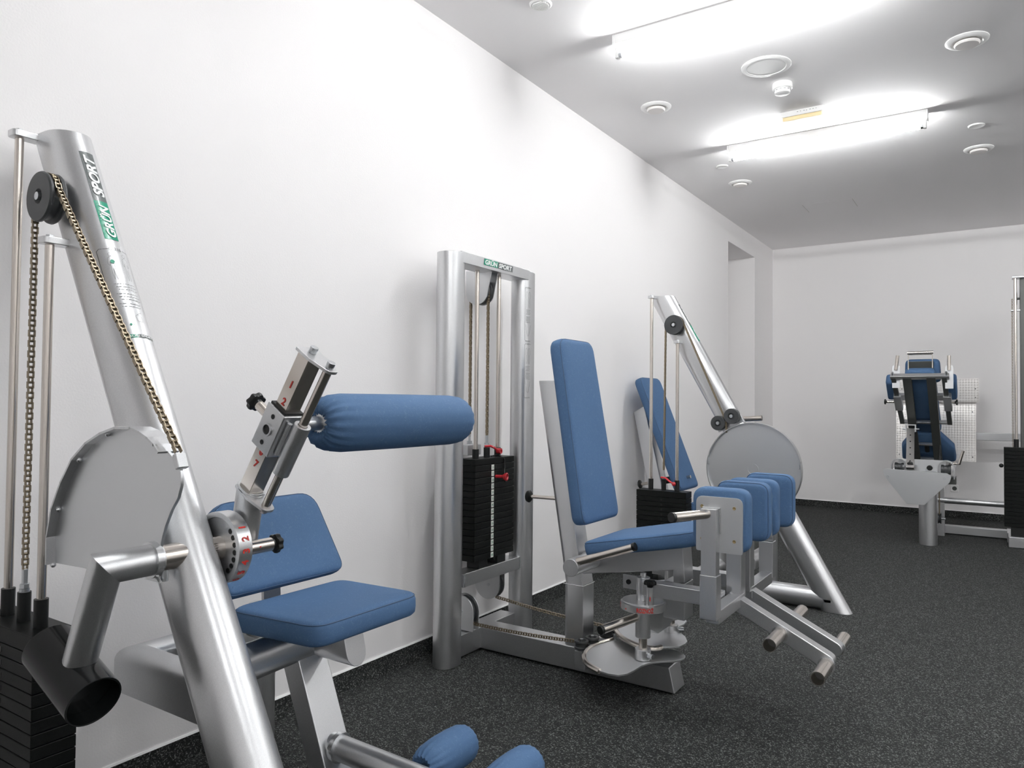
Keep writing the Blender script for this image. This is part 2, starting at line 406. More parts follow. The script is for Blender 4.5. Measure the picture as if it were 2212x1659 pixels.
def valve(px, py, r, label):
    c = P(px, py, z=H)
    t = thing('air_valve', label, 'ceiling vent', tuple(c), 'round white air valves')
    obj('rim', MB().lathe(c, (0,0,-1), [(r*0.62, 0.0), (r, 0.0), (r, 0.004), (r*0.9, 0.012), (r*0.74, 0.014), (r*0.66, 0.006)], 40), 'white_plastic', t)
    obj('throat', MB().lathe(c, (0,0,-1), [(r*0.7, 0.001), (r*0.7, 0.005)], 32), 'throat', t)
    obj('disc', MB().lathe(c, (0,0,-1), [(r*0.25, 0.004), (r*0.58, 0.014), (r*0.60, 0.020), (r*0.54, 0.027), (0.001, 0.030)], 40), 'offwhite', t)
valve(1417, 231, 0.092, 'round white air valve nearest the left wall, in line with the smoke detector')
valve(1599, 395, 0.092, 'small round white air valve on the ceiling nearest the far end of the left wall')
valve(2089, 87, 0.095, 'large round white air valve in the upper right of the picture')
valve(2114, 321, 0.092, 'round white air valve right of the far end of the lamp')
def spot(px, py, r, label, louvre):
    c = P(px, py, z=H); t = thing('downlight', label, 'ceiling spotlight', tuple(c), 'small recessed downlights')
    obj('ring', MB().lathe(c, (0,0,-1), [(r*0.72, 0), (r, 0), (r, 0.003), (r*0.86, 0.008), (r*0.72, 0.006)], 32), 'white_plastic', t)
    obj('lens', MB().lathe(c, (0,0,-1), [(r*0.75, 0.001), (r*0.72, 0.004), (0.001, 0.006)], 28), 'lens', t)
    if louvre:
        for k in range(-4, 5):
            hw = 0.70*r*math.sqrt(max(0, 1-(k/5)**2))
            obj('louvre', MB().box((c[0]-hw, c[1]+k*r*0.145-0.0022, H-0.012), (c[0]+hw, c[1]+k*r*0.145+0.0022, H-0.003)), 'white_plastic', t)
spot(1168, 9, 0.052, 'small round louvred downlight at the top edge of the picture', True)
spot(1560, 359, 0.045, 'small round downlight just left of the far lamp', False)
spot(2109, 271, 0.048, 'small round downlight right of the far lamp', False)
c = P(1655, 143, z=H)
t = thing('ceiling_speaker', 'large flat round white ceiling panel beside the smoke detector', 'ceiling speaker', tuple(c))
obj('rim', MB().lathe(c, (0,0,-1), [(0.098, 0), (0.128, 0), (0.128, 0.004), (0.116, 0.009), (0.102, 0.008), (0.098, 0.003)], 48), 'white_plastic', t)
obj('grille', MB().lathe(c, (0,0,-1), [(0.099, 0), (0.099, 0.006), (0.06, 0.007), (0.001, 0.007)], 40), 'white_plastic', t)
c = P(1690, 181, z=H)
t = thing('smoke_detector', 'white dome smoke detector on the ceiling', 'smoke detector', tuple(c))
obj('base', MB().lathe(c, (0,0,-1), [(0.052, 0), (0.054, 0.012), (0.054, 0.030), (0.049, 0.034)], 36), 'white_plastic', t)
obj('dome', MB().lathe(c, (0,0,-1), [(0.043, 0.034), (0.043, 0.046), (0.040, 0.056), (0.030, 0.060), (0.001, 0.061)], 36), 'white_plastic', t)
for k in range(12):
    a = k*PI/6; q = c+V3(0.0435*math.cos(a), 0.0435*math.sin(a), -0.041)
    obj('slot', MB().obox(q, (-math.sin(a), math.cos(a), 0), (0,0,1), (math.cos(a), math.sin(a), 0), 0.006, 0.002, 0.0012), 'ink_light', t)
a, b_ = P(1686, 245, z=H), P(1777, 224, z=H); yc = (a[1]+b_[1])/2
t = thing('emergency_light', 'slim white emergency light with an amber edge', 'emergency light', ((a[0]+b_[0])/2, yc+0.03, H))
obj('housing', MB().box((a[0], yc, H-0.034), (b_[0], yc+0.075, H)), 'white_plastic', t, 0.004)
obj('diffuser', MB().box((a[0]+0.012, yc+0.006, H-0.058), (b_[0]-0.012, yc+0.069, H-0.034)), 'amber', t, 0.004)
mb = MB()
put_text(mb, '~', 0.01, plane_fn(((a[0]+b_[0])/2+0.03, yc-0.0006, H-0.016), (1,0,0), (0,0,1)))
for k in range(7): mb.box((a[0]+0.10+0.018*k, yc-0.0006, H-0.015), (a[0]+0.10+0.018*k+random.uniform(0.004, 0.013), yc, H-0.012))
obj('marking', mb, 'ink_light', t)
q0, q1 = P(1733, 443, z=H), P(1860, 466, z=H)
t = thing('access_panel', 'flush square access panel low on the far ceiling', 'access panel', ((q0[0]+q1[0])/2, (q0[1]+q1[1])/2, H))
x0, x1 = P(1733, 443, z=H)[0], P(1843, 432, z=H)[0]; y0, y1 = P(1733, 443, z=H)[1], P(1750, 460, z=H)[1]
obj('panel', MB().box((x0, y0, H-0.0004), (x1, y0+0.45, H)), 'ceiling_paint', t)
for xx in (x0, x1): obj('joint', MB().box((xx-0.0012, y0, H-0.0010), (xx+0.0012, y0+0.30, H)), 'throat', t)
c = P(2062, 1055, y=YB)
t = thing('wall_socket', 'square white wall socket on the end wall behind the leg press', 'socket', (c[0], YB, c[2]))
obj('plate', MB().box((c[0]-0.035, YB-0.008, c[2]-0.035), (c[0]+0.035, YB, c[2]+0.035)), 'white_plastic', t, 0.004)
obj('insert', MB().lathe((c[0], YB-0.008, c[2]), (0,-1,0), [(0.021, 0), (0.021, 0.001), (0.016, 0.0012), (0.015, 0.0004)], 24), 'dark_silver', t)

# ================================================================ COLUMN MACHINES (A in front, B behind share their tower)
CW, CT = 0.145, 0.106                 # flat-oval tube of all frames
SL = 0.565; TH = math.atan(SL)
E1 = V3(math.cos(TH), 0, math.sin(TH)); CD = V3(math.sin(TH), 0, -math.cos(TH))
def col_axis(z, X0, Y0): return V3(0.146+(1.84-z)*SL+X0, 0.948+Y0, z)
def col_skin(z, phi, X0, Y0, lift=0.0006):
    """point on the front round of the leaning column; phi>0 towards -y."""
    return col_axis(z, X0, Y0)+E1*(CW/2-CT/2)+(CT/2+lift)*(math.cos(phi)*E1-math.sin(phi)*V3(0, 1, 0))
def col_decal(root_part, X0, Y0, detail=True):
    cz = math.cos(TH)
    # logo: reads upwards along the column; u runs up the axis, v towards -phi ... text baseline on the -y side
    def fn(zm, ph0, lift):
        return lambda u, v: col_skin(zm+u*cz, ph0+(-v)/(CT/2)*(-1), X0, Y0, lift)
    zm = 1.630
    def patch(u0, u1, v0, v1, lift, nu=6, nv=8):
        f = fn(zm, -0.05, lift); mb = MB()
        g = [[f(u0+(u1-u0)*i/nu, v0+(v1-v0)*j/nv) for j in range(nv+1)] for i in range(nu+1)]
        mb.add([q for r_ in g for q in r_], [(i*(nv+1)+j, i*(nv+1)+j+1, (i+1)*(nv+1)+j+1, (i+1)*(nv+1)+j) for i in range(nu) for j in range(nv)])
        return mb
    hw = 0.0175
    lg = obj('logo_plate', patch(-0.137, -0.020, -hw, hw, 0.0006), 'logo_green', root_part)
    obj('logo_plate', patch(-0.020, 0.137, -hw, hw, 0.0006), 'logo_grey', root_part)
    mb = MB(); f = fn(zm, -0.05, 0.0024)
    put_text(mb, 'GRÜN', 0.021, lambda u, v: f(u-0.081, v-0.001), width=0.098, shear=0.25, fat=0.03)
    obj('logo_lettering', mb, 'logo_white', root_part); mb = MB()
    put_text(mb, 'SPORT', 0.024, lambda u, v: f(u+0.060, v), width=0.132, shear=0.25, fat=0.03)
    obj('logo_lettering', mb, 'logo_white', root_part)
    if not detail: return
    # instruction sticker: lines drawn across the column
    def g(u, v): return col_skin(1.40+v*cz, -0.02-u/(CT/2), X0, Y0, 0.0008)
    def strip(mb, pts, wd, n_=1):
        for (a, b_), (c, d) in zip(pts[:-1], pts[1:]):
            L = math.hypot(c-a, d-b_); k = max(1, int(L/0.012)); nx, ny = -(d-b_)/L*wd/2, (c-a)/L*wd/2
            for i in range(k):
                s0, s1 = i/k, (i+1)/k
                p0, p1 = (a+(c-a)*s0, b_+(d-b_)*s0), (a+(c-a)*s1, b_+(d-b_)*s1)
                mb.add([g(p0[0]+nx, p0[1]+ny), g(p0[0]-nx, p0[1]-ny), g(p1[0]-nx, p1[1]-ny), g(p1[0]+nx, p1[1]+ny)], [(0, 1, 2, 3)])
    mb = MB()
    strip(mb, [(-0.016, 0.098), (-0.036, 0.098), (-0.042, 0.092), (-0.042, -0.08)], 0.0013)
    strip(mb, [(0.018, 0.098), (0.036, 0.098), (0.042, 0.092), (0.042, -0.08)], 0.0013)
    put_text(mb, 'O 218', 0.0085, lambda u, v: g(u, v+0.098), width=0.030)
    obj('sticker_frame', mb, 'ink', root_part)
    mb = MB()
    body = [(0.0, 0.03), (-0.007, 0.024), (-0.009, 0.008), (-0.006, 0.002), (-0.004, 0.012), (-0.004, -0.004), (-0.005, -0.022), (-0.003, -0.038), (-0.001, -0.022), (0.0, -0.006)]
    for cx in (-0.016, 0.018):
        for sg in (-1, 1): strip(mb, [(cx+sg*a, 0.046+b_) for a, b_ in body], 0.0007)
        strip(mb, [(cx+0.0042*math.cos(t), 0.081+0.0048*math.sin(t)) for t in np.linspace(0, 2*PI, 9)], 0.0007)
    for j, z0 in enumerate((-0.004, -0.012, -0.020, -0.032, -0.040, -0.048, -0.060, -0.068)):
        x = -0.026+0.004*(j % 3)
        while x < 0.024:
            L = random.uniform(0.003, 0.009); strip(mb, [(x, z0), (x+L, z0)], 0.0016); x += L+0.0018
    strip(mb, [(0.004, -0.088), (0.016, -0.094), (0.018, -0.108), (0.004, -0.108), (0.002, -0.094), (0.012, -0.086), (0.02, -0.082)], 0.0010)
    obj('sticker_print', mb, 'ink_light', root_part)
    for (a, b_), r_ in (((-0.014, 0.060), 0.005), ((-0.014, -0.118), 0.0028), ((-0.008, -0.118), 0.0012)):
        mb = MB().add([g(a+r_*math.cos(t), b_+1.2*r_*math.sin(t)) for t in np.arange(10)*2*PI/10], [tuple(range(10))])
        obj('sticker_mark', mb, 'logo_green', root_part)
    def gb(u, v): return col_skin(1.27+v*cz, -0.02-u/(CT/2), X0, Y0, 0.0006)
    for x0_, x1_, mt_ in ((-0.040, -0.006, 'logo_green'), (-0.006, 0.040, 'logo_grey')):
        mb = MB(); k = 6
        mb.add([gb(x0_+(x1_-x0_)*i/k, s_*0.0045) for i in range(k+1) for s_ in (-1, 1)], [(2*i, 2*i+1, 2*i+3, 2*i+2) for i in range(k)])
        obj('logo_plate', mb, mt_, root_part)
    mb = MB(); put_text(mb, 'GRÜN SPORT', 0.0055, lambda u, v: (gb(u, v)+E1*0.0006), width=0.070, fat=0.02)
    obj('logo_lettering', mb, 'logo_white', root_part)

def stack_plates(root, cx, cy, lx, ly, ztop, n_, pitch, face, labels=None, hole=True, first=0.04):
    """weight stack: separate plates; face = unit vector of the numbered side."""
    face = V3(*face); half = ly/2 if abs(face[1]) > 0.5 else lx/2
    zt = ztop
    def plate(th):
        nonlocal zt
        o = obj('weight_plate', MB().box((cx-lx/2, cy-ly/2, zt-th), (cx+lx/2, cy+ly/2, zt)), 'cast_black', root, 0.0022, 2); z = zt-th/2; zt -= th
        return o, z
    p0, z = plate(first-0.0016); zt -= 0.0016; p0['label'] = 'top plate of the stack'
    sidev = np.cross(V3(0, 0, 1), face)
    for k in range(n_):
        o, z = plate(pitch-0.0016); zt -= 0.0016
        c = V3(cx, cy, z)+face*half
        if hole: obj('pin_slot', MB().obox(c+sidev*0.004, sidev, (0,0,1), face, 0.0042, 0.0062, 0.0008), 'black_plastic', o)
        if labels:
            lc = c-sidev*0.022+face*0.0006
            s_ = obj('number_label', MB().obox(lc, sidev, (0,0,1), face, 0.0105, 0.0125, 0.0008), 'label_white', o, 0.001)
            mb = MB(); put_text(mb, labels[k], 0.010, plane_fn(lc+face*0.0014, sidev, (0,0,1)), fat=0.01)
            # number print sits on the label's plate
            pr = obj('number_print', mb, 'label_green', o)
    return zt

def tower(root, X0, Y0, red_lever):
    yr = 0.86+Y0; xr1, xr2 = 0.111+X0, 0.283+X0; xm = (xr1+xr2)/2; yf = 0.948-CT/2+Y0
    a, b_ = col_axis(1.842, X0, Y0), col_axis(0.0, X0, Y0)
    c = obj('column', MB().oval(a, b_, CW, CT, E1, (0,0,1), (0,0,1), 13), 'silver', root, 0.002)
    for xr, zt in ((xr1, 1.822), (xr2, 1.530)):
        o = obj('rod_bracket', MB().prism([V3(*q, zt) for q in [(x_, y_) for x_, y_ in rpoly([(xr-0.020, yf+0.012), (xr-0.020, yr-0.022), (xr+0.020, yr-0.022), (xr+0.020, yf+0.012)], [0, 0.012, 0.012, 0], 4)]], (0, 0, 0.017)), 'silver', root, 0.002)
        obj('bolt', bolt(MB(), (xr, yr, zt+0.017), (0,0,1), 0.009, 0.006), 'zinc', o)
        obj('weld_bead', MB().pipe([(xr-0.018, yf+0.004, zt+0.018), (xr, yf+0.002, zt+0.019), (xr+0.020, yf+0.004, zt+0.016), (xr+0.021, yf+0.004, zt+0.002)], 0.0035, 6), 'weld', o)
        obj('guide_rod', MB().cyl((xr, yr, 0.16), (xr, yr, zt), 0.0102, 20), 'stainless', root)
        obj('rod_sleeve', MB().tube((xr, yr, 0.612), (xr, yr, 0.680), 0.0158, 0.011, 20), 'black_plastic', root)
    wc = V3(xm+0.066, yr, 1.646)
    wheel('pulley_wheel', wc, (0,1,0), 0.0615, 0.040, root)
    obj('pulley_shaft', MB().cyl((wc[0], yr+0.02, wc[2]), (wc[0], yf+0.02, wc[2]), 0.018, 16), 'silver', root)
    zc = 0.612
    obj('selector_sleeve', MB().cyl((xm, yr, zc), (xm, yr, zc+0.072), 0.0150, 18), 'black_plastic', root)
    obj('coupling_nut', MB().cyl((xm, yr, zc+0.072), (xm, yr, zc+0.080), 0.0115, 16).cyl((xm, yr, zc+0.081), (xm, yr, zc+0.091), 0.0115, 6), 'zinc', root)
    obj('chain_end', MB().box((xm-0.0055, yr-0.0055, zc+0.091), (xm+0.0055, yr+0.0055, zc+0.128)), 'zinc', root, 0.002)
    arcl = [wc+0.057*V3(math.cos(t), 0, math.sin(t)) for t in np.linspace(PI, 0.28, 10)]
    top = [V3(xm, yr, zc+0.126), V3(wc[0]-0.057, yr, wc[2])]
    zb = stack_plates(root, xm, yr, 0.325, 0.100, 0.613, 14, 0.0302, (0,-1,0))
    obj('stack_foot', MB().box((xm-0.13, yr-0.04, 0.0), (xm-0.05, yr+0.04, zb)), 'black_plastic', root)
    obj('stack_foot', MB().box((xm+0.05, yr-0.04, 0.0), (xm+0.13, yr+0.04, zb)), 'black_plastic', root)
    if red_lever:
        obj('selector_cord_clip', MB().pipe([(xm-0.012, yr-0.016, zc+0.082), (xm+0.02, yr-0.02, zc+0.080), (xm+0.055, yr-0.03, zc+0.058), (xm+0.075, yr-0.034, zc+0.050)], 0.006, 8).sphere((xm+0.078, yr-0.034, zc+0.048), 0.013), 'red_plastic', root)
    # base tube on the floor towards the wall
    bz = CT/2+0.002
    obj('base_tube', MB().oval((0.14+X0, 0.948+Y0, 0.062), (b_[0]-0.02, 0.948+Y0, 0.062), 0.12, CT, (0,0,1)), 'silver', root, 0.002)
    return dict(col=c, wc=wc, arc=arcl, down=top, xm=xm, yr=yr, yf=yf)

# ---------------------------------------------------------------- A: abdominal machine in the foreground
A = thing('abdominal_machine', 'silver abdominal exercise machine with blue roller arm in the left foreground', 'exercise machine', (0.75, 1.2, 0))
tw = tower(A, 0, 0, False); yr = tw['yr']
col_decal(tw['col'], 0, 0)
SH = P(335, 1208, y=0.86); sx, sz = SH[0], SH[2]          # main shaft axis (runs along y)
zo = lambda a, b_, y: P(a/3.318, 750+b_/3.318, y=y)
outer = [(395, 1545), (398, 1350), (432, 1150), (500, 960), (580, 795), (680, 680), (785, 610), (890, 570), (1000, 572), (1065, 600), (1125, 642), (1172, 692), (1205, 745)]
right = [(1280, 830), (1302, 900), (1302, 990), (1280, 1080), (1232, 1170), (1190, 1280), (1160, 1400), (1130, 1530), (1110, 1640)]
yp = 0.868
plate = [zo(a, b_, 0.86) for a, b_ in outer+right]+[V3(sx+0.02, 0.86, sz-0.045), V3(sx-0.05, 0.86, sz-0.045)]
plate = [V3(q[0], 0.858, q[2]) for q in plate]
cam_plate = obj('cam_plate', MB().prism(plate, (0, 0.007, 0)), 'silver_plate', A, 0.001)
rim = [V3(zo(a, b_, 0.86)[0], 0.838, zo(a, b_, 0.86)[2]) for a, b_ in outer]
mb = MB()
for q0, q1 in zip(rim[:-1], rim[1:]):
    d = unit(q1-q0); nn = V3(d[2], 0, -d[0]); mb.obox((q0+q1)/2+V3(0, 0.023, 0)+nn*0.002, d, (0,1,0), nn, np.linalg.norm(q1-q0)/2+0.001, 0.023, 0.0025)
obj('cam_rim', mb, 'silver', cam_plate)
for k in (0, 2, 4, 6):
    q = rim[k]; obj('weld_spot', MB().sphere((q[0]+0.006, 0.853, q[2]-0.003), 0.0065, 10), 'weld', cam_plate)
ce = P(388, 985, y=yr)
obj('chain_clip', MB().obox(ce+V3(0.004, 0, -0.010), (0.4,0,-0.9), (0,1,0), (0.9,0,0.4), 0.016, 0.012, 0.007), 'silver', A, 0.003)
chain('chain', tw['down']+tw['arc']+[P(385, 975, y=yr)], (0,1,0), A, 0.0127, 0.0125)
# elbow and counterweight
ye = 0.760
obj('shaft', MB().cyl((sx, 0.85, sz), (sx, 1.06, sz), 0.027, 24), 'stainless', A)
AE = P(169, 1441, y=ye); EL = V3(sx, ye, sz)
dn = unit(AE-EL); mn = dn+V3(0, -1, 0)
arm = MB().oval((sx, 0.866, sz), EL, 0.0631, 0.063, (1, 0, 0), None, mn, 15)
arm.oval(EL, AE+dn*0.03, 0.0631, 0.063, np.cross(dn, V3(0, 1, 0)), mn, None, 15)
wa = obj('counterweight_arm', arm, 'silver', A)
obj('weld_collar', MB().tube((sx, 0.846, sz), (sx, 0.860, sz), 0.037, 0.03, 24), 'weld', wa)
obj('set_screw', MB().cyl((sx+0.004, 0.878, sz-0.047), (sx+0.004, 0.878, sz-0.024), 0.008, 12), 'zinc', A)
C0, C1 = P(108, 1398, y=ye), P(203, 1517, y=ye)
cwt = obj('counterweight', MB().tube(C0, C1, 0.053, 0.049, 36).cyl(C0+unit(C1-C0)*0.02, C1-unit(C1-C0)*0.035, 0.0495, 30), 'black_paint', A, 0.001)
# numbered disc behind the column
yd0, yd1 = 1.006, 1.036; rd = 0.079
disc = obj('index_disc', MB().lathe((sx, yd0, sz), (0,1,0), [(0.03, 0), (rd-0.012, 0), (rd-0.012, -0.004), (rd, -0.004), (rd, yd1-yd0), (0.03, yd1-yd0)], 48), 'silver', A, 0.0008)
for k in range(7):
    a = math.radians(-52+k*16); c = V3(sx+0.058*math.cos(a), yd0-0.0006, sz+0.058*math.sin(a))
    obj('index_hole', MB().cyl(c, c+V3(0, -0.0006, 0), 0.0058, 14), 'black_plastic', disc)
for k, ch in enumerate('123456'):
    ph = math.radians(38-k*19)
    def fd(u, v, ph=ph):
        a = ph-u/rd; return V3(sx+(rd+0.0008)*math.cos(a), (yd0+yd1)/2-0.002-v, sz+(rd+0.0008)*math.sin(a))
    mb = MB(); put_text(mb, ch, 0.017, lambda u, v: fd(-u, v), fat=0.03)
    obj('index_number', mb, 'red_paint', disc)
obj('hub_bolt', MB().cyl((sx-0.03, yd0-0.012, sz), (sx-0.03, yd0, sz), 0.012, 16), 'zinc', disc)
# swing arm with the square scale bar
ya0, ya1 = 1.050, 1.089; yam = (ya0+ya1)/2
B0, B1 = P(540, 1062, y=yam), P(672, 768, y=yam); bd = unit(B1-B0); bn = unit(np.cross(V3(0,1,0), bd))
if bn[0] < 0: bn = -bn
low = unit(B0-V3(sx, yam, sz))
obj('swing_arm', MB().oval(V3(sx, yam, sz)-low*0.01, B0+bd*0.004, 0.068, 0.052, bn), 'silver', A, 0.002)
obj('arm_collar', MB().oval(B0+bd*0.002, B0+bd*0.012, 0.070, 0.054, bn), 'weld', A, 0.002)
BW = 0.038
bar = obj('scale_bar', MB().obox((B0+B1)/2, bd, (0,1,0), bn, np.linalg.norm(B1-B0)/2, (ya1-ya0)/2, BW/2), 'stainless', A, 0.0015)
LB = np.linalg.norm(B1-B0)
for ch, fr in (('1', 0.80), ('2', 0.68), ('4', 0.47), ('6', 0.315), ('7', 0.225)):
    mb = MB(); put_text(mb, ch, 0.017, plane_fn(B0+bd*LB*fr+V3(0, ya0-yam-0.0009, 0)+bn*0.002, bn, bd), fat=0.03)
    obj('scale_number', mb, 'red_paint', bar)
rp = bn*0.062
for nm, cc, L in (('arm_end_plate', B1, 0.004), ('arm_foot_plate', B0, 0.004)):
    o = obj(nm, MB().prism([cc+bn*q[0]+V3(0, 1, 0)*q[1] for q in rpoly([(-0.025, -0.027), (0.026, -0.027), (0.078, -0.012), (0.078, 0.016), (0.026, 0.027), (-0.025, 0.027)], [0.006, 0.01, 0.014, 0.014, 0.01, 0.006])], bd*0.007), 'silver', A, 0.001)
for cc in (B1+bd*0.007, B1+rp+bd*0.007):
    obj('cap_screw', MB().cyl(cc, cc+bd*0.014, 0.009, 18), 'zinc', A, 0.001)
obj('guide_rod', MB().cyl(B0+rp, B1+rp, 0.0098, 18), 'stainless', A)
obj('rod_nut', MB().cyl(B0+rp-bd*0.010, B0+rp, 0.008, 6), 'zinc', A)
# carriage
KF = 0.475; K = B0+bd*LB*KF
cg = obj('carriage', MB().obox(K, bd, (0,1,0), bn, 0.053, (ya1-ya0)/2+0.009, BW/2+0.013), 'silver', A, 0.003)
for s_, r_ in ((0.033, 0.0055), (-0.033, 0.0055), (0.0, 0.011)):
    hl = MB().cyl(K+bd*s_+V3(0, -(ya1-ya0)/2-0.0098, 0), K+bd*s_+V3(0, -(ya1-ya0)/2-0.0090, 0), r_, 20)
    obj('carriage_hole', hl, 'black_plastic', cg)
obj('window_ring', MB().tube(K+V3(0, -(ya1-ya0)/2-0.0125, 0), K+V3(0, -(ya1-ya0)/2-0.009, 0), 0.0145, 0.011, 24), 'silver', cg)
obj('bearing_liner', MB().obox(K+bd*0.055, bd, (0,1,0), bn, 0.003, (ya1-ya0)/2+0.006, BW/2+0.007), 'black_plastic', cg)
obj('slide_sleeve', MB().tube(K+rp-bd*0.075, K+rp+bd*0.052, 0.0185, 0.0105, 24), 'silver', A, 0.001)
obj('weld_bead', MB().pipe([K+bn*0.038+bd*s_+V3(0, -0.012, 0) for s_ in (-0.04, -0.02, 0, 0.02, 0.04)], 0.006, 8), 'weld', cg)
ps = K-bn*0.030+bd*0.008
obj('plunger_sleeve', MB().cyl(ps, ps-bn*0.052, 0.0115, 18), 'stainless', A)
knob('plunger_knob', ps-bn*0.052, -bn, 0.021, A)
# roller arm and blue roller
RC0 = K+bn*0.072+V3(0, 0.0, 0); ra = V3(RC0[0], 1.06, RC0[2]); axx, axz = P(705, 914, y=1.20)[0], P(705, 914, y=1.20)[2]
obj('roller_axle', MB().cyl((axx, 1.08, axz), (axx, 1.66, axz), 0.0165, 20), 'silver', A)
obj('axle_flange', MB().cyl((axx, 1.178, axz), (axx, 1.186, axz), 0.027, 20), 'silver', A)
roller('chest_roller', (axx, 1.440, axz), (0,1,0), 0.545, 0.070, A, 'thick blue padded roller')
# pin on the index disc
pz = P(545, 1183, y=1.05)
obj('plunger_sleeve', MB().cyl((pz[0], 1.036, pz[2]), (pz[0], 1.098, pz[2]), 0.0155, 18), 'stainless', A)
knob('plunger_knob', (pz[0], 1.098, pz[2]), (0,1,0), 0.021, A)
mb = MB(); mb.obox((pz[0]+0.0155*0.72, 1.06, pz[2]+0.0155*0.72-0.006), (0,1,0), (0.5,0,-0.5), (1,0,1), 0.0016, 0.0065, 0.0014)
obj('pin_mark', mb, 'red_paint', A)
# seat, backrest, frame
ym = 1.437
sp_ = rpoly([(-0.17, -0.205), (0.17, -0.195), (0.17, 0.195), (-0.17, 0.205)], 0.055, 6)
pad('seat', (0.645, ym, 0.548), (1, 0, 0.03), (0, 1, 0), sp_, 0.062, A, 'blue upholstered seat')
bk0, bk1 = V3(0.487, ym, 0.632), V3(0.368, ym, 0.872); bv = unit(bk1-bk0); L = np.linalg.norm(bk1-bk0); bnrm = np.cross(V3(0,1,0), bv)
bp_ = rpoly([(-0.218, 0), (0.218, 0), (0.185, L), (-0.185, L)], [0.035, 0.035, 0.07, 0.07], 6)
pad('backrest', bk0-bnrm*0.055, (0, 1, 0), bv, bp_, 0.055, A, 'blue upholstered backrest')
obj('backrest_bracket', MB().beam((0.40, ym, 0.56), (0.385, ym, 0.78), 0.06, 0.012), 'silver', A, 0.001)
obj('seat_cross_tube', MB().oval((0.555, 1.165, 0.470), (0.555, ym+0.08, 0.485), 0.10, 0.075, (0, 0, 1)), 'silver', A, 0.002)
se_ = P(768, 1366, y=ym+0.03)
obj('seat_tube', MB().oval((0.28, ym+0.03, 0.488), (se_[0], ym+0.03, 0.488), 0.110, 0.072, (0, 0, 1), None, (1, 0, 0.25)), 'silver', A, 0.002)
fz = 0.405
def halfoval(a, b_, cut0, cut1, hw=0.0425, zb_=0.345, zt_=0.470):
    """horizontal tube with a flat foot and rounded top; mitred ends."""
    a, b_ = np.array(a, float), np.array(b_, float); d = unit(b_-a); sd_ = np.cross(V3(0, 0, 1), d); rr = 0.040
    sec = [(-hw, zb_+0.004), (-hw+0.004, zb_), (hw-0.004, zb_), (hw, zb_+0.004)]+[(hw*math.cos(t), zt_-rr+rr*math.sin(t)) for t in np.linspace(0, PI, 15)]
    rings = []
    for c, cut in ((a, cut0), (b_, cut1)):
        nn = np.array(cut, float); ring = []
        for u_, z_ in sec:
            p = V3(c[0], c[1], 0)+sd_*u_; p = p+d*(np.dot(V3(c[0], c[1], 0)-p, nn)/np.dot(d, nn)); p[2] = z_; ring.append(p)
        rings.append(ring)
    n2 = len(sec)
    return MB().add(rings[0]+rings[1], [(i, (i+1) % n2, (i+1) % n2+n2, i+n2) for i in range(n2)]+[tuple(range(n2))[::-1], tuple(range(n2, 2*n2))])
obj('rear_tube', halfoval((0.176, 1.162, 0), (0.64, 1.162, 0), (1, -1, 0), (1, 0, 0)), 'silver', A)
obj('rear_tube', halfoval((0.176, 1.162, 0), (0.176, 1.62, 0), (1, -1, 0), (0, 1, 0)), 'silver', A)
obj('rear_post', MB().oval((0.172, 1.58, 0), (0.172, 1.58, fz), 0.10, 0.085, (1,0,0)), 'silver', A, 0.002)
T0, T1 = V3(0.520, ym-0.002, 0.50), V3(0.690, ym-0.002, 0.10)
obj('seat_post', MB().beam(T0, T1, 0.100, 0.068), 'silver', A, 0.003)
obj('seat_post_foot', MB().box((0.60, ym-0.052, 0.0), (0.76, ym+0.048, 0.11)), 'silver', A, 0.003)
ft0, ft1 = P(745, 1622, y=ym), V3(1.28, ym, 0.205)
obj('foot_tube', MB().cyl((0.66, ym, 0.215), ft1, 0.033, 24), 'silver', A)
obj('weld_bead', MB().tube((0.685, ym, 0.215), (0.70, ym, 0.2148), 0.040, 0.03, 20), 'weld', A)
for rx_, lab in ((0.935, 'blue foot roller nearer the wall'), (1.150, 'blue foot roller farther from the wall')):
    obj('roller_axle', MB().cyl((rx_, ym-0.24, 0.20), (rx_, ym+0.24, 0.20), 0.012, 14), 'stainless', A)
    for sg in (-1, 1):
        roller('foot_roller', (rx_, ym+sg*0.155, 0.20), (0,1,0), 0.20, 0.055, A, lab)

# ---------------------------------------------------------------- B: second column machine, behind
X0, Y0 = 0.252, 3.520
B = thing('leg_machine', 'silver exercise machine with large round cam disc, leaning column and reclined blue backrest', 'exercise machine', (1.0, 4.7, 0))
tb = tower(B, X0, Y0, True); yr = tb['yr']
col_decal(tb['col'], X0, Y0, False)
dc = P(1625, 1014, y=yr-0.02); rD = 0.270
cd_ = obj('cam_disc', MB().lathe((dc[0], yr-0.004, dc[2]), (0,1,0), [(0.001, 0), (rD-0.001, 0), (rD-0.001, 0.008), (0.001, 0.008)], 72), 'silver_plate', B)
arc = [(dc[0]+rD*math.cos(t), yr, dc[2]+rD*math.sin(t)) for t in np.linspace(math.radians(-40), math.radians(215), 60)]
mb = MB()
for q0, q1 in zip(arc[:-1], arc[1:]):
    q0, q1 = V3(*q0), V3(*q1); d = unit(q1-q0); nn = V3(d[2], 0, -d[0]); mb.obox((q0+q1)/2, d, (0,1,0), nn, np.linalg.norm(q1-q0)/2+0.0008, 0.022, 0.0025)
obj('cam_rim', mb, 'silver', cd_)
obj('hub_ring', MB().tube((dc[0], yr-0.007, dc[2]), (dc[0], yr-0.003, dc[2]), 0.032, 0.029, 28), 'silver_plate', cd_)
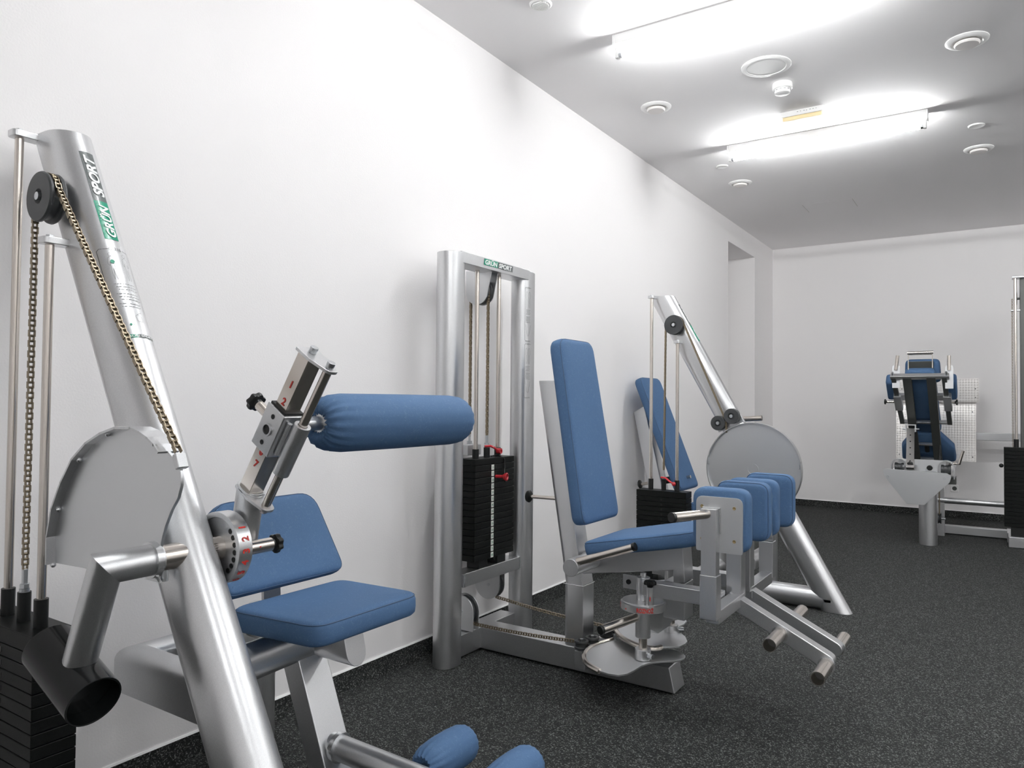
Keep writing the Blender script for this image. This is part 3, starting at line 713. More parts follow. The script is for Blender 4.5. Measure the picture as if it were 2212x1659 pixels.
for t in (math.radians(172), math.radians(8)):
    obj('weld_spot', MB().obox((dc[0]+(rD-0.004)*math.cos(t), yr-0.012, dc[2]+(rD-0.004)*math.sin(t)), (0,0,1), (0,1,0), (1,0,0), 0.022, 0.006, 0.005), 'weld', cd_, 0.003)
obj('shaft', MB().cyl((dc[0], yr, dc[2]), (dc[0], yr+0.45, dc[2]), 0.027, 20), 'stainless', B)
w1, w2 = P(1550, 914, y=yr-0.02), P(1579, 899, y=yr-0.02)
wheel('guide_wheel', (w1[0], yr, w1[2]), (0,1,0), 0.044, 0.036, B); wheel('guide_wheel', (w2[0], yr, w2[2]), (0,1,0), 0.046, 0.036, B)
obj('wheel_bracket', MB().beam((w1[0]-0.02, yr+0.03, w1[2]-0.03), (w2[0]+0.05, yr+0.03, w2[2]-0.005), 0.008, 0.06), 'silver', B, 0.002)
ce = P(1570, 934, y=yr)
mid = (V3(w1[0], yr, w1[2])+V3(w2[0], yr, w2[2]))/2
chain('chain', tb['down']+tb['arc']+[mid+V3(-0.004, 0, 0.012), mid+V3(0.003, 0, -0.012), V3(ce[0], yr, ce[2])], (0,1,0), B, 0.0127, 0.0125)
pg = P(1606, 908, y=4.72); pe = P(1646, 903, y=4.72)
obj('side_handle', MB().cyl((pg[0]-0.10, 4.72, pg[2]), (pe[0], 4.72, pe[2]), 0.0165, 18), 'stainless', B)
obj('handle_bracket', MB().box((pg[0]-0.12, 4.49, pg[2]-0.02), (pg[0]-0.08, 4.735, pg[2]+0.02)), 'silver', B, 0.002)
yb = 4.955
k0, k1 = V3(0.423, yb, 0.570), V3(0.116, yb, 1.342); bv = unit(k1-k0); L = np.linalg.norm(k1-k0); bnrm = np.cross(V3(0,1,0), bv)
pad('backrest', k0-bnrm*0.06, (0, 1, 0), bv, rpoly([(-0.172, 0), (0.172, 0), (0.180, L), (-0.180, L)], [0.04, 0.04, 0.055, 0.055], 6), 0.06, B, 'long reclined blue backrest')
obj('backrest_post', MB().prism([V3(x_, yb-0.065, z_) for x_, z_ in ((0.012, 1.092), (0.098, 1.138), (0.262, 0.46), (0.295, 0.34), (0.180, 0.34), (0.148, 0.48))], (0, 0.11, 0)), 'silver', B, 0.008, 3)
obj('adjuster_rod', MB().cyl((0.05, yb-0.01, 0.572), (0.42, yb-0.01, 0.650), 0.011, 14), 'stainless', B)
obj('adjuster_knob', MB().lathe((0.05, yb-0.01, 0.572), (-1,0,-0.2), [(0.012, -0.004), (0.030, 0.0), (0.032, 0.008), (0.022, 0.016), (0.001, 0.018)], 24), 'black_plastic', B)
obj('adjuster_sleeve', MB().cyl((0.238, yb-0.01, 0.612), (0.285, yb-0.01, 0.622), 0.024, 18), 'black_plastic', B)
pad('seat', (0.72, yb, 0.46), (1, 0, 0.12), (0, 1, 0), rpoly([(-0.25, -0.20), (0.25, -0.18), (0.25, 0.18), (-0.25, 0.20)], 0.05, 5), 0.062, B, 'blue upholstered seat')
obj('seat_tube', MB().oval((0.33, yb, 0.405), (0.95, yb, 0.445), 0.12, 0.095, (0,0,1)), 'silver', B, 0.002)
obj('seat_post', MB().oval((0.62, yb, 0.02), (0.62, yb, 0.40), 0.12, 0.095, (1,0,0)), 'silver', B, 0.002)
obj('cross_tube', MB().oval((0.62, 0.948+Y0, 0.062), (0.62, yb+0.12, 0.062), 0.12, CT, (0,0,1)), 'silver', B, 0.002)
obj('cross_tube', MB().oval((0.95, 0.948+Y0, 0.205), (0.95, yb, 0.205), 0.10, 0.085, (0,0,1)), 'silver', B, 0.002)
obj('front_post', MB().oval((0.95, yb, 0.0), (0.95, yb, 0.43), 0.10, 0.085, (1,0,0)), 'silver', B, 0.002)

# ---------------------------------------------------------------- C: hip abductor in the middle
YC = 2.868
Cm = thing('hip_abductor_machine', 'silver hip abductor machine with upright tower, tall blue backrest and knee pads in the middle', 'exercise machine', (0.7, YC, 0))
xf, xb = 0.218, 0.116; op = 0.228; zt = 1.826
for sg in (-1, 1):
    y0 = YC+sg*(op+0.07)
    o = obj('tower_post', MB().oval((0.167, y0, 0), (0.167, y0, zt-0.004), 0.14, xf-xb, (0, 1, 0), None, (0, sg*0.07, 1)), 'silver', Cm, 0.003)
    if sg > 0: post_r = o
tb_ = obj('tower_top', MB().box((xb+0.0006, YC-op-0.06, zt-0.051), (xf-0.0006, YC+op+0.06, zt)), 'silver', Cm, 0.002)
obj('tower_crossbar', MB().box((0.125, YC-op-0.005, 0.328), (0.205, YC+op+0.005, 0.388)), 'silver', Cm, 0.002)
obj('tower_foot_bar', MB().box((0.09, YC-op-0.005, 0.010), (0.176, YC+op+0.005, 0.106)), 'silver', Cm, 0.002)
for sg in (-1, 1):
    obj('weld_bead', MB().pipe([(0.207, YC+sg*op, z) for z in (0.33, 0.35, 0.37, 0.388)], 0.0035, 6), 'weld', Cm)
# logo on the top bar
lx = xf+0.0002
lz = 1.806
lo_, l1, lm = YC-0.118, YC+0.120, YC-0.008
def tilt(y): return 0.0
def lplate(ya, yb_, m_):
    mb = MB().prism([V3(lx, ya, lz-0.0145), V3(lx, yb_, lz-0.0145), V3(lx, yb_+0.004, lz+0.0145), V3(lx, ya+0.004, lz+0.0145)], (0.0008, 0, 0)); return obj('logo_plate', mb, m_, tb_)
lplate(lo_, lm, 'logo_green'); lplate(lm, l1, 'logo_grey')
for s_, yy, wd in (('GRÜN', (lo_+lm)/2+0.002, 0.098), ('SPORT', (lm+l1)/2+0.002, 0.112)):
    mb = MB(); put_text(mb, s_, 0.0215, plane_fn((lx+0.0013, yy, lz), (0,1,0), (0,0,1)), width=wd, shear=0.12, fat=0.035)
    obj('logo_lettering', mb, 'logo_white', tb_)
# instruction stickers on the right post
for zc_, code in ((1.60, '0106'), (1.315, '0107')):
    ys0 = YC+op+0.009; xs = xf+0.0004; mb = MB(); hh = 0.135
    ln = lambda y0, z0, y1, z1, w_=0.0012: mb.obox((xs, (y0+y1)/2, (z0+z1)/2), (0, y1-y0, z1-z0), (0, -(z1-z0), y1-y0), (1,0,0), math.hypot(y1-y0, z1-z0)/2+0.0003, w_/2, 0.0003)
    ln(ys0, zc_-hh+0.006, ys0, zc_+hh-0.006); ln(ys0, zc_+hh-0.006, ys0+0.006, zc_+hh); ln(ys0+0.006, zc_+hh, ys0+0.020, zc_+hh); ln(ys0, zc_-hh+0.006, ys0+0.006, zc_-hh)
    ln(ys0+0.046, zc_+hh, ys0+0.056, zc_+hh)
    put_text(mb, code, 0.0085, plane_fn((xs+0.0006, ys0+0.033, zc_+hh), (0,1,0), (0,0,1)), width=0.022)
    put_text(mb, 'GRÜN SPORT', 0.0060, plane_fn((xs+0.0006, ys0+0.030, zc_-hh), (0,1,0), (0,0,1)), width=0.044)
    obj('sticker_frame', mb, 'ink', post_r)
    mb = MB()
    for cy in (0.018, 0.042):
        for sg in (-1, 1):
            pts = [(0, 0.115), (0.006, 0.108), (0.008, 0.085), (0.004, 0.075), (0.006, 0.050), (0.004, 0.035)]
            for (a, b_), (c, d) in zip(pts[:-1], pts[1:]): ln(ys0+cy+sg*a, zc_+b_, ys0+cy+sg*c, zc_+d, 0.0007)
    for j in range(9):
        z_ = zc_+0.022-0.007*j-(0.006 if j > 3 else 0)
        ln(ys0+0.012+0.002*(j % 3), z_, ys0+0.050-0.003*(j % 2), z_, 0.0018)
    for sg in (-1, 1):
        pts = [(0.004, -0.122), (0.010, -0.112), (0.018, -0.085), (0.022, -0.065)]
        for (a, b_), (c, d) in zip(pts[:-1], pts[1:]): ln(ys0+0.030+sg*a, zc_+b_+0.012, ys0+0.030+sg*c, zc_+d+0.012, 0.0009)
    obj('sticker_print', mb, 'ink_light', post_r)
# guide rods, stack
xr_ = 0.160
for sg in (-1, 1):
    obj('guide_rod', MB().cyl((xr_, YC+sg*0.090, 0.388), (xr_, YC+sg*0.090, zt-0.05), 0.0102, 18), 'stainless', Cm)
    obj('rod_sleeve', MB().tube((xr_, YC+sg*0.090, 0.892), (xr_, YC+sg*0.090, 0.936), 0.0158, 0.011, 20), 'black_plastic', Cm)
obj('selector_sleeve', MB().cyl((xr_, YC, 0.892), (xr_, YC, 0.940), 0.0150, 18), 'black_plastic', Cm)
obj('coupling_nut', MB().cyl((xr_, YC, 0.952), (xr_, YC, 0.962), 0.0115, 6), 'zinc', Cm)
obj('chain_end', MB().box((xr_-0.0055, YC-0.0055, 0.962), (xr_+0.0055, YC+0.0055, 0.998)), 'zinc', Cm, 0.002)
zb = stack_plates(Cm, xr_, YC, 0.102, 0.325, 0.894, 15, 0.0292, (1,0,0), [str(k) for k in range(10, 85, 5)], True, 0.030)
obj('stack_pointer', MB().prism([V3(0.205, YC-0.012, zb), V3(0.205, YC+0.012, zb), V3(0.205, YC, zb-0.016)], (0.005, 0, 0)), 'cast_black', Cm)
for sg in (-1, 1):
    obj('stack_foot', MB().box((0.130, YC+sg*0.075-0.034, 0.388), (0.200, YC+sg*0.075+0.034, zb)), 'black_plastic', Cm, 0.002)
# red selector lever and pin
obj('selector_lever', MB().pipe([(xr_+0.0, YC-0.018, 0.946), (xr_+0.018, YC+0.004, 0.947), (xr_+0.024, YC+0.030, 0.938), (xr_+0.032, YC+0.050, 0.922)], 0.0058, 8).tube((xr_+0.044, YC+0.058, 0.922), (xr_+0.022, YC+0.056, 0.922), 0.0135, 0.006, 18), 'red_plastic', Cm)
obj('pin_cord', MB().pipe([(xr_+0.02, YC+0.01, 0.898), (0.185, YC+0.055, 0.905), (0.214, YC+0.072, 0.885), (0.218, YC+0.070, 0.850), (0.222, YC+0.060, 0.822), (0.232, YC+0.050, 0.798), (0.228, YC+0.058, 0.776), (0.222, YC+0.066, 0.790)], 0.0032, 8), 'black_plastic', Cm)
sp2 = obj('selector_pin', MB().cyl((0.211, YC+0.004, 0.806), (0.245, YC+0.010, 0.806), 0.0072, 14).lathe((0.245, YC+0.010, 0.806), (1, 0.15, 0), [(0.0078, 0), (0.0185, 0.016), (0.0198, 0.023), (0.014, 0.025), (0.011, 0.019)], 24), 'red_plastic', Cm)
# top pulley between cheeks
ty = YC; tcx, tcz = 0.110, 1.690
wheel('pulley_wheel', (tcx, YC+0.004, tcz), (0,1,0), 0.062, 0.036, Cm, False)
chk = [V2(-0.066, 0.10), V2(-0.066, 0.0)]+[V2(0.066*math.cos(t), 0.066*math.sin(t)) for t in np.linspace(PI, 1.85*PI, 12)]+[V2(0.085, 0.09)]
for yy in (YC-0.024, YC+0.028): obj('pulley_cheek', MB().prism([V3(tcx+q[0], yy, tcz+q[1]) for q in chk], (0, 0.004, 0)), 'silver_plate', Cm)
chain('chain', [(xr_, YC, 0.996), (xr_, YC, tcz)], (0,1,0), Cm); chain('chain', [(0.057, YC, 0.99), (0.057, YC, tcz)], (0,1,0), Cm)
obj('chain_clamp', MB().box((0.030, YC-0.055, 0.900), (0.088, YC+0.055, 0.952)), 'silver', Cm, 0.004)
obj('chain_end', MB().cyl((0.057, YC, 0.952), (0.057, YC, 0.968), 0.013, 6).cyl((0.057, YC, 0.968), (0.057, YC, 1.0), 0.006, 10), 'zinc', Cm)
# lower pulleys with cheeks
for yy, cz_, cx_ in ((2.741, 0.196, 0.135), (2.995, 0.262, 0.105)):
    wheel('pulley_wheel', (cx_, yy, cz_), (0,1,0), 0.066, 0.034, Cm, False)
    up = 1 if yy > 2.868 else -1
    ck = [V2(-0.072, up*0.085), V2(-0.072, 0)]+[V2(0.072*math.cos(t), -up*0.072*math.sin(t)) for t in np.linspace(PI, 0, 14)]+[V2(0.072, up*0.085)]
    for dy in (-0.024, 0.019):
        o = obj('pulley_cheek', MB().prism([V3(cx_+q[0]-0.008, yy+dy, cz_+q[1]) for q in ck], (0, 0.005, 0)), 'silver_plate', Cm)
    obj('axle_bolt', bolt(MB(), (cx_, yy-0.024, cz_), (0,-1,0), 0.007, 0.005), 'zinc', Cm)
for yy, z0 in ((2.741, 0.142), (2.995, 0.200)):
    pts = [V3(0.135, yy, z0-0.004 if yy < 2.8 else z0)]+[V3(0.15+(0.742-0.15)*s_, yy, z0+(0.162-z0)*s_-0.008*math.sin(PI*s_)) for s_ in np.linspace(0.05, 1, 14)]
    chain('chain', pts, (0,0,1), Cm)
# base beam
be = [V3(0.150, 0, 0.008), V3(1.121, 0, 0.008), V3(1.098, 0, 0.107), V3(0.150, 0, 0.107)]
obj('base_beam', MB().prism([q+V3(0, 2.813, 0) for q in be], (0, 0.116, 0)), 'silver', Cm, 0.004)
# seat / back posts : rounded rear, flat front
def dpost(name, rear0, rear1, w_, hy=0.05):
    """tube between two centre points, y-thickness 2*hy, x-width w_, rounded rear edge."""
    a, b_ = np.array(rear0, float), np.array(rear1, float); mb = MB()
    sec = [V2(w_/2, -hy), V2(w_/2, hy)]+[V2(-w_/2+0.03+0.03*math.cos(t), hy*math.sin(t)) for t in np.linspace(PI/2, 1.5*PI, 9)]
    n_ = len(sec); ring = [[V3(c[0]+q[0], c[1]+q[1], c[2]) for q in sec] for c in (a, b_)]
    mb.add(ring[0]+ring[1], [(i, (i+1) % n_, (i+1) % n_+n_, i+n_) for i in range(n_)]+[tuple(range(n_))[::-1], tuple(range(n_, 2*n_))])
    return obj(name, mb, 'silver', Cm, 0.003)
dpost('backrest_post', (0.657, YC, 0.105), (0.657, YC, 0.371), 0.104)
bpo = MB(); sec = None
dpost('backrest_post', (0.657, YC, 0.371), (0.510, YC, 1.255), 0.098)
obj('weld_bead', MB().pipe([(0.612, YC-0.051, 0.371), (0.709, YC-0.051, 0.371), (0.7105, YC+0.05, 0.371)], 0.0022, 6), 'weld', Cm)
k0, k1 = V3(0.779, YC, 0.652), V3(0.646, YC, 1.437); bv = unit(k1-k0); L = np.linalg.norm(k1-k0); bnrm = np.cross(V3(0,1,0), bv)
pad('backrest', k0-bnrm*0.062, (0, 1, 0), bv, rpoly([(-0.172, 0), (0.172, 0), (0.155, L), (-0.155, L)], [0.045, 0.045, 0.06, 0.06], 6), 0.062, Cm, 'tall blue upholstered backrest')
obj('backrest_mount', MB().beam((0.66, YC, 0.70), (0.555, YC, 1.22), 0.06, 0.07), 'silver', Cm, 0.002)
rz = P(1190, 1075, y=YC)
obj('adjuster_rod', MB().cyl((0.400, YC, rz[2]-0.003), (0.60, YC, rz[2]), 0.0085, 14), 'stainless', Cm)
obj('adjuster_stop', MB().lathe((0.398, YC, rz[2]-0.003), (1,0,0), [(0.012, -0.006), (0.026, -0.004), (0.028, 0.004), (0.020, 0.012), (0.012, 0.014)], 24), 'black_plastic', Cm)
# seat
su = unit(V3(1, 0, 0.205)); so = V3(0.775, YC, 0.590)-np.cross(su, V3(0,1,0))*0.060
sp_ = rpoly([(0.0, -0.195), (0.30, -0.215), (0.43, -0.215), (0.60, -0.125), (0.60, 0.125), (0.43, 0.215), (0.30, 0.215), (0.0, 0.195)], [0.035, 0.1, 0.08, 0.05, 0.05, 0.08, 0.1, 0.035], 5)
pad('seat', so, su, (0, 1, 0), sp_, 0.060, Cm, 'blue upholstered seat tapering to the front')
obj('seat_beam', MB().prism([V3(x_, YC-0.05, z_) for x_, z_ in ((0.705, 0.424), (1.118, 0.494), (1.112, 0.583), (0.700, 0.512))], (0, 0.10, 0)), 'silver', Cm, 0.003)
obj('seat_front_post', MB().prism([V3(x_, YC-0.05, z_) for x_, z_ in ((1.108, 0.583), (1.150, 0.592), (1.160, 0.450), (1.112, 0.440))], (0, 0.10, 0)).box((1.070, YC-0.05, 0.300), (1.159, YC+0.05, 0.446)), 'silver', Cm, 0.003)
# hand grips either side of the seat
g0 = P(1232, 1227, y=2.62); g1, g2 = P(1254, 1212, y=2.635), P(1372, 1181, y=2.635)
obj('grip_cross_tube', MB().cyl((g0[0], 2.62, g0[2]), (g0[0], 2*YC-2.62, g0[2]), 0.0355, 28), 'silver', Cm, 0.002)
for mir in (0, 1):
    fy = (lambda y: 2*YC-y) if mir else (lambda y: y)
    a = V3(g1[0]-0.015, fy(2.640), g1[2]-0.006); b_ = V3(g2[0], fy(2.640), g2[2]); d = unit(b_-a)
    o = obj('hand_grip', MB().cyl(a, b_-d*0.012, 0.0165, 20), 'stainless', Cm)
    obj('grip_cap', MB().cyl(b_-d*0.012, b_, 0.0165, 20), 'black_plastic', o, 0.002)
# pivots, discs, cams, legs (mirrored about the beam)
px_, pd = 1.026, 0.148
obj('pivot_bridge', MB().prism([V3(px_-0.028, YC-pd, 0.335), V3(px_-0.028, YC+pd, 0.335), V3(px_-0.028, YC+pd, 0.275), V3(px_-0.028, YC+0.06, 0.235), V3(px_-0.028, YC-0.06, 0.235), V3(px_-0.028, YC-pd, 0.275)], (0.056, 0, 0)), 'silver', Cm, 0.002)
def rz_text(mb, s_, h, ang0, cx, cy, r_, z_, wd):
    v, f = text2d(s_, h, fat=0.028); v[:, 0] *= wd/(v[:, 0].max()-v[:, 0].min())
    mb.add([V3(cx+r_*math.cos(ang0+a/r_), cy+r_*math.sin(ang0+a/r_), z_+b_) for a, b_ in v], f)
def leg(side):
    """side -1: near the camera, +1: far."""
    Y = lambda d: YC+side*d                      # d = distance outwards from the mid plane
    def ybox(d0, d1, x0, x1, z0, z1): return MB().box((x0, min(Y(d0), Y(d1)), z0), (x1, max(Y(d0), Y(d1)), z1))
    py_ = Y(pd); zc_ = 0.150 if side < 0 else 0.172
    obj('pivot_housing', MB().cyl((px_, py_, 0.240), (px_, py_, 0.352), 0.030, 26), 'silver', Cm, 0.002)
    dk = obj('index_disc', MB().lathe((px_, py_, 0.352), (0,0,1), [(0.03, 0), (0.086, 0), (0.088, 0.002), (0.088, 0.027), (0.085, 0.029), (0.082, 0.0295), (0.0815, 0.0335), (0.03, 0.0335)], 56), 'silver', Cm)
    for tx, an, wd in (('ROZNOŽ', math.radians(-62), 0.066), ('ROZNOŽ', math.radians(-165), 0.066), ('-', math.radians(-115), 0.008)):
        mb = MB(); rz_text(mb, tx, 0.017, an, px_, py_, 0.0888, 0.3655, wd); obj('disc_lettering', mb, 'red_paint', dk)
    obj('pivot_head', MB().cyl((px_, py_, 0.385), (px_, py_, 0.475), 0.0265, 24).cyl((px_, py_, 0.475), (px_, py_, 0.492), 0.012, 12), 'silver', Cm, 0.002)
    kx, ky = px_+0.050, Y(pd+0.052)
    ph_ = obj('plunger_housing', MB().cyl((kx, ky, 0.385), (kx, ky, 0.452), 0.0145, 20), 'silver', Cm, 0.001)
    obj('plunger_mark', MB().obox((kx+0.006, ky-0.0136 if side < 0 else ky+0.0136, 0.410), (1,0,0), (0,0,1), (0,1,0), 0.0016, 0.008, 0.0012), 'red_paint', ph_)
    knob('plunger_knob', (kx, ky, 0.452), (0,0,1), 0.023, Cm, 0.026)
    obj('stop_plate', ybox(pd-0.004, pd+0.004, px_-0.085, px_-0.024, 0.420, 0.475), 'silver', Cm, 0.001)
    obj('stop_buffer', MB().cyl((px_-0.060, Y(pd+0.004), 0.448), (px_-0.060, Y(pd+0.009), 0.448), 0.010, 16), 'black_plastic', Cm)
    # release handle
    h0, h1 = V3(px_-0.02, Y(pd+0.02), 0.318), V3(px_-0.085, Y(pd+0.185), 0.300); d = unit(h1-h0)
    o = obj('release_handle', MB().cyl(h0, h1, 0.0165, 20), 'stainless', Cm); obj('handle_cap', MB().cyl(h1, h1+d*0.014, 0.0172, 20), 'black_plastic', o, 0.002)
    obj('pivot_shaft', MB().cyl((px_, py_, zc_+0.006), (px_, py_, 0.245), 0.0165, 20), 'stainless', Cm)
    obj('shaft_collar', MB().cyl((px_, py_, zc_+0.004), (px_, py_, zc_+0.046), 0.031, 26), 'silver', Cm, 0.002)
    obj('collar_screw', MB().cyl((px_+0.028, Y(pd+0.012), zc_+0.026), (px_+0.050, Y(pd+0.020), zc_+0.026), 0.0095, 16), 'zinc', Cm, 0.001)
    cam_ = [(0.823, 2.872), (0.792, 2.783), (0.788, 2.725), (0.800, 2.653), (0.830, 2.592), (0.871, 2.548), (0.909, 2.527), (0.941, 2.513), (0.981, 2.505), (1.017, 2.512), (1.039, 2.545), (1.046, 2.590), (1.049, 2.655), (1.063, 2.699), (1.096, 2.741), (1.132, 2.773), (1.151, 2.801), (1.155, 2.829), (1.149, 2.856), (1.130, 2.878), (1.090, 2.893), (1.02, 2.880), (0.94, 2.872), (0.87, 2.874)]
    cp = [V3(x_, YC+side*(YC-y_), zc_-0.004) for x_, y_ in cam_]
    if side > 0:      # the far cam is set the other way round, its rim towards the near one
        zc_ += 0.012
        far_ = [(690, 860), (700, 930), (760, 1000), (860, 1060), (980, 1120), (1100, 1158), (1250, 1178), (1330, 1150), (1480, 1150), (1580, 1145), (1660, 1110), (1690, 1075), (1660, 1010), (1600, 960), (1555, 925), (1575, 865), (1640, 840), (1680, 795), (1640, 750), (1540, 718), (1300, 712), (1000, 720), (840, 765), (730, 812)]
        cp = [P(1220+a/6.38, 1220+b_/6.38, z=zc_-0.004) for a, b_ in far_]
    cmo = obj('cam_plate', MB().prism(cp, (0, 0, 0.007)), 'silver_plate', Cm, 0.001)
    mb = MB()
    fine = [(1-t)*q0+t*q1 for q0, q1 in zip(cp[:7], cp[1:8]) for t in (0, 0.5)]+[cp[7]]
    for _ in range(2): fine = [fine[0]]+[(fine[i-1]+2*fine[i]+fine[i+1])/4 for i in range(1, len(fine)-1)]+[fine[-1]]
    mb.pipe([q+V3(0, 0, 0.004) for q in fine], 0.0105, 10)
    obj('cam_rim', mb, 'stainless', cmo)
    # leg arm
    obj('leg_arm', ybox(pd-0.02, pd+0.04, px_+0.01, 1.345, 0.411, 0.466), 'silver', Cm, 0.003)
    obj('pad_post', ybox(0.350, 0.402, 1.340, 1.399, 0.424, 0.575), 'silver', Cm, 0.003)
    obj('pad_stem', ybox(0.360, 0.399, 1.343, 1.396, 0.575, 0.800), 'silver', Cm, 0.002)
    obj('arm_link', ybox(0.05, 0.36, 1.348, 1.394, 0.402, 0.448), 'silver', Cm, 0.003)
    # outer knee pad on its plate
    cx_, cz_ = 1.3945, 0.744
    sq = rpoly([(-0.081, -0.095), (0.081, -0.095), (0.081, 0.095), (-0.081, 0.095)], [0.008, 0.008, 0.025, 0.025], 5)
    def plate_(d0, d1): return MB().prism([V3(cx_+q[0], Y(d0), cz_+q[1]) for q in sq], (0, side*(d1-d0), 0))
    pl = obj('pad_plate', plate_(0.356, 0.362), 'silver_plate', Cm, 0.001)
    for a in (-0.060, 0.052):
        for b_ in (-0.052, 0.060): obj('plate_screw', MB().lathe((cx_+a, Y(0.362), cz_+b_), (0, side, 0), [(0.006, 0), (0.0055, 0.0012), (0.001, 0.0004)], 14), 'brass_screw', pl)
    pq = rpoly([(-0.098, -0.094), (0.098, -0.094), (0.098, 0.124), (-0.098, 0.124)], 0.044, 7)
    U = (-1, 0, 0) if side < 0 else (1, 0, 0)
    pad('knee_pad', (cx_, Y(0.356), cz_), U, (0, 0, 1), pq, 0.068, Cm, 'blue outer knee pad')
    ins = obj('inner_pad_plate', plate_(0.022, 0.028), 'silver_plate', Cm, 0.001)
    U2 = (1, 0, 0) if side < 0 else (-1, 0, 0)
    pad('knee_pad', (cx_, Y(0.028), cz_), U2, (0, 0, 1), pq, 0.068, Cm, 'blue inner knee pad')
    obj('inner_pad_post', ybox(0.030, 0.090, 1.335, 1.392, 0.430, 0.690), 'silver', Cm, 0.003)
    # handle peg on the outer plate
    e0, e1 = V3(1.368, Y(0.380), 0.783), V3(1.300, Y(0.540), 0.783); d = unit(e1-e0)
    o = obj('peg_handle', MB().cyl(e0, e1, 0.0165, 20), 'stainless', Cm); obj('handle_cap', MB().cyl(e1, e1+d*0.012, 0.0172, 20), 'black_plastic', o, 0.002)
    obj('weld_bead', MB().pipe([(1.342, Y(0.364), 0.715), (1.342, Y(0.366), 0.801), (1.398, Y(0.366), 0.801), (1.398, Y(0.364), 0.715)], 0.0050, 6), 'weld', Cm)
    # foot arm with two pegs
    f0, f1 = V3(1.36, 0, 0.424), V3(1.690, 0, 0.262); d = unit(f1-f0); up_ = V3(-d[2], 0, d[0])
    out = [f0+up_*0.026-d*0.02, f0-up_*0.026-d*0.02]+[f1+0.027*(math.cos(t)*d+math.sin(t)*up_) for t in np.linspace(-PI/2, PI/2, 9)]
    obj('foot_arm', MB().prism([V3(q[0], Y(0.055), q[2]) for q in out], (0, side*0.05, 0)), 'silver', Cm, 0.004)
    for x_, z_ in ((1.536, 0.332), (1.692, 0.252)):
        o = obj('foot_peg', MB().tube((x_, Y(0.10), z_), (x_, Y(0.258), z_), 0.0235, 0.020, 26), 'stainless', Cm)
        obj('weld_ring', MB().tube((x_, Y(0.104), z_), (x_, Y(0.112), z_), 0.029, 0.023, 24), 'weld', o)
        obj('peg_bore_shade', MB().cyl((x_, Y(0.10), z_), (x_, Y(0.20), z_), 0.0205, 20), 'dark_silver', o)  # dark fill stands for the dim inside of the open tube
    # guide wheels for the floor chain
    gx, gy = 0.747, Y(0.127)
    obj('wheel_bracket', ybox(0.058, 0.150, gx-0.025, gx+0.025, 0.055, 0.130), 'silver', Cm, 0.003)
    for wx, wy in ((gx, Y(0.135)), (gx+0.016, Y(0.068))):
        wheel('guide_wheel', (wx, wy, 0.155), (0,0,1), 0.030, 0.034, Cm, False)
        obj('wheel_axle', MB().cyl((wx, wy, 0.12), (wx, wy, 0.178), 0.007, 12), 'zinc', Cm)
leg(-1); leg(1)

# ---------------------------------------------------------------- D: leg press by the end wall
D = thing('leg_press_machine', 'leg press machine with checker-plate foot board and blue reclined carriage at the end wall', 'exercise machine', (1.75, 7.4, 0))
xm_ = 1.658
# foot boards of checker plate
def tread(name, x0, x1, z0, z1, y, label, lean=0.0):
    sh = lambda mb_: (setattr(mb_, 'v', [(q[0], q[1]+(q[2]-z0)*lean, q[2]) for q in mb_.v]), mb_)[1]
    o = obj(name, sh(MB().box((x0, y, z0), (x1, y+0.006, z1))), 'aluminium', D, 0.001); o['label'] = label
    mb = MB(); s_ = 0.0235; nx, nz = int((x1-x0)/s_), int((z1-z0)/s_)
    for i in range(nx):
        for j in range(nz):
            cx_, cz_ = x0+(i+0.5)*(x1-x0)/nx, z0+(j+0.5)*(z1-z0)/nz
            a = PI/4 if (i+j) % 2 else -PI/4
            d = V3(math.cos(a), 0, math.sin(a)); nn = V3(-d[2], 0, d[0])
            for k in (-1, 0, 1):
                c = V3(cx_, y, cz_)+nn*k*0.0058; L = 0.0115; wd = 0.0019
                mb.add([c+d*L, c+nn*wd, c-d*L, c-nn*wd, c+V3(0, -0.0034, 0)+d*L*0.4, c+V3(0, -0.0034, 0)-d*L*0.4], [(0, 1, 4), (1, 2, 5, 4), (2, 3, 5), (3, 0, 4, 5)])
    stuff(obj('tread_pattern', sh(mb), 'aluminium', o, angle=15))
    for a in (x0+0.03, x1-0.03):
        for b_ in (z0+0.045, z1-0.10): obj('rivet', MB().lathe((a, y+(b_-z0)*lean, b_), (0,-1,0), [(0.006, 0), (0.004, 0.0025), (0.001, 0.003)], 12), 'dark_silver', o)
    return o
yfp = 8.46
fl, fh = P(1936, 871, y=yfp), P(2109, 999, y=yfp)
tread('foot_board', fl[0], fh[0], fh[2]+0.006, fl[2]+0.02, 8.42, 'large lower checker-plate foot board', 0.09)
ul, uh = P(1941, 819, y=yfp-0.06), P(2115, 869, y=yfp-0.06)
ub = tread('upper_foot_board', ul[0], uh[0], uh[2], ul[2], yfp-0.06, 'narrow upper checker-plate foot board')
obj('foot_board_frame', MB().box((1.42, 8.57, 0.62), (1.48, 8.63, 1.38)).box((1.90, 8.57, 0.62), (1.96, 8.63, 1.38)).box((1.42, 8.57, 0.86), (1.96, 8.62, 0.92)), 'silver', D, 0.002)
bz0, bz1 = P(2110, 951, y=8.50)[2], P(2110, 934.5, y=8.50)[2]
obj('wall_beam', MB().box((1.90, 8.50, bz0), (2.62, 8.58, bz1)), 'silver', D, 0.004)
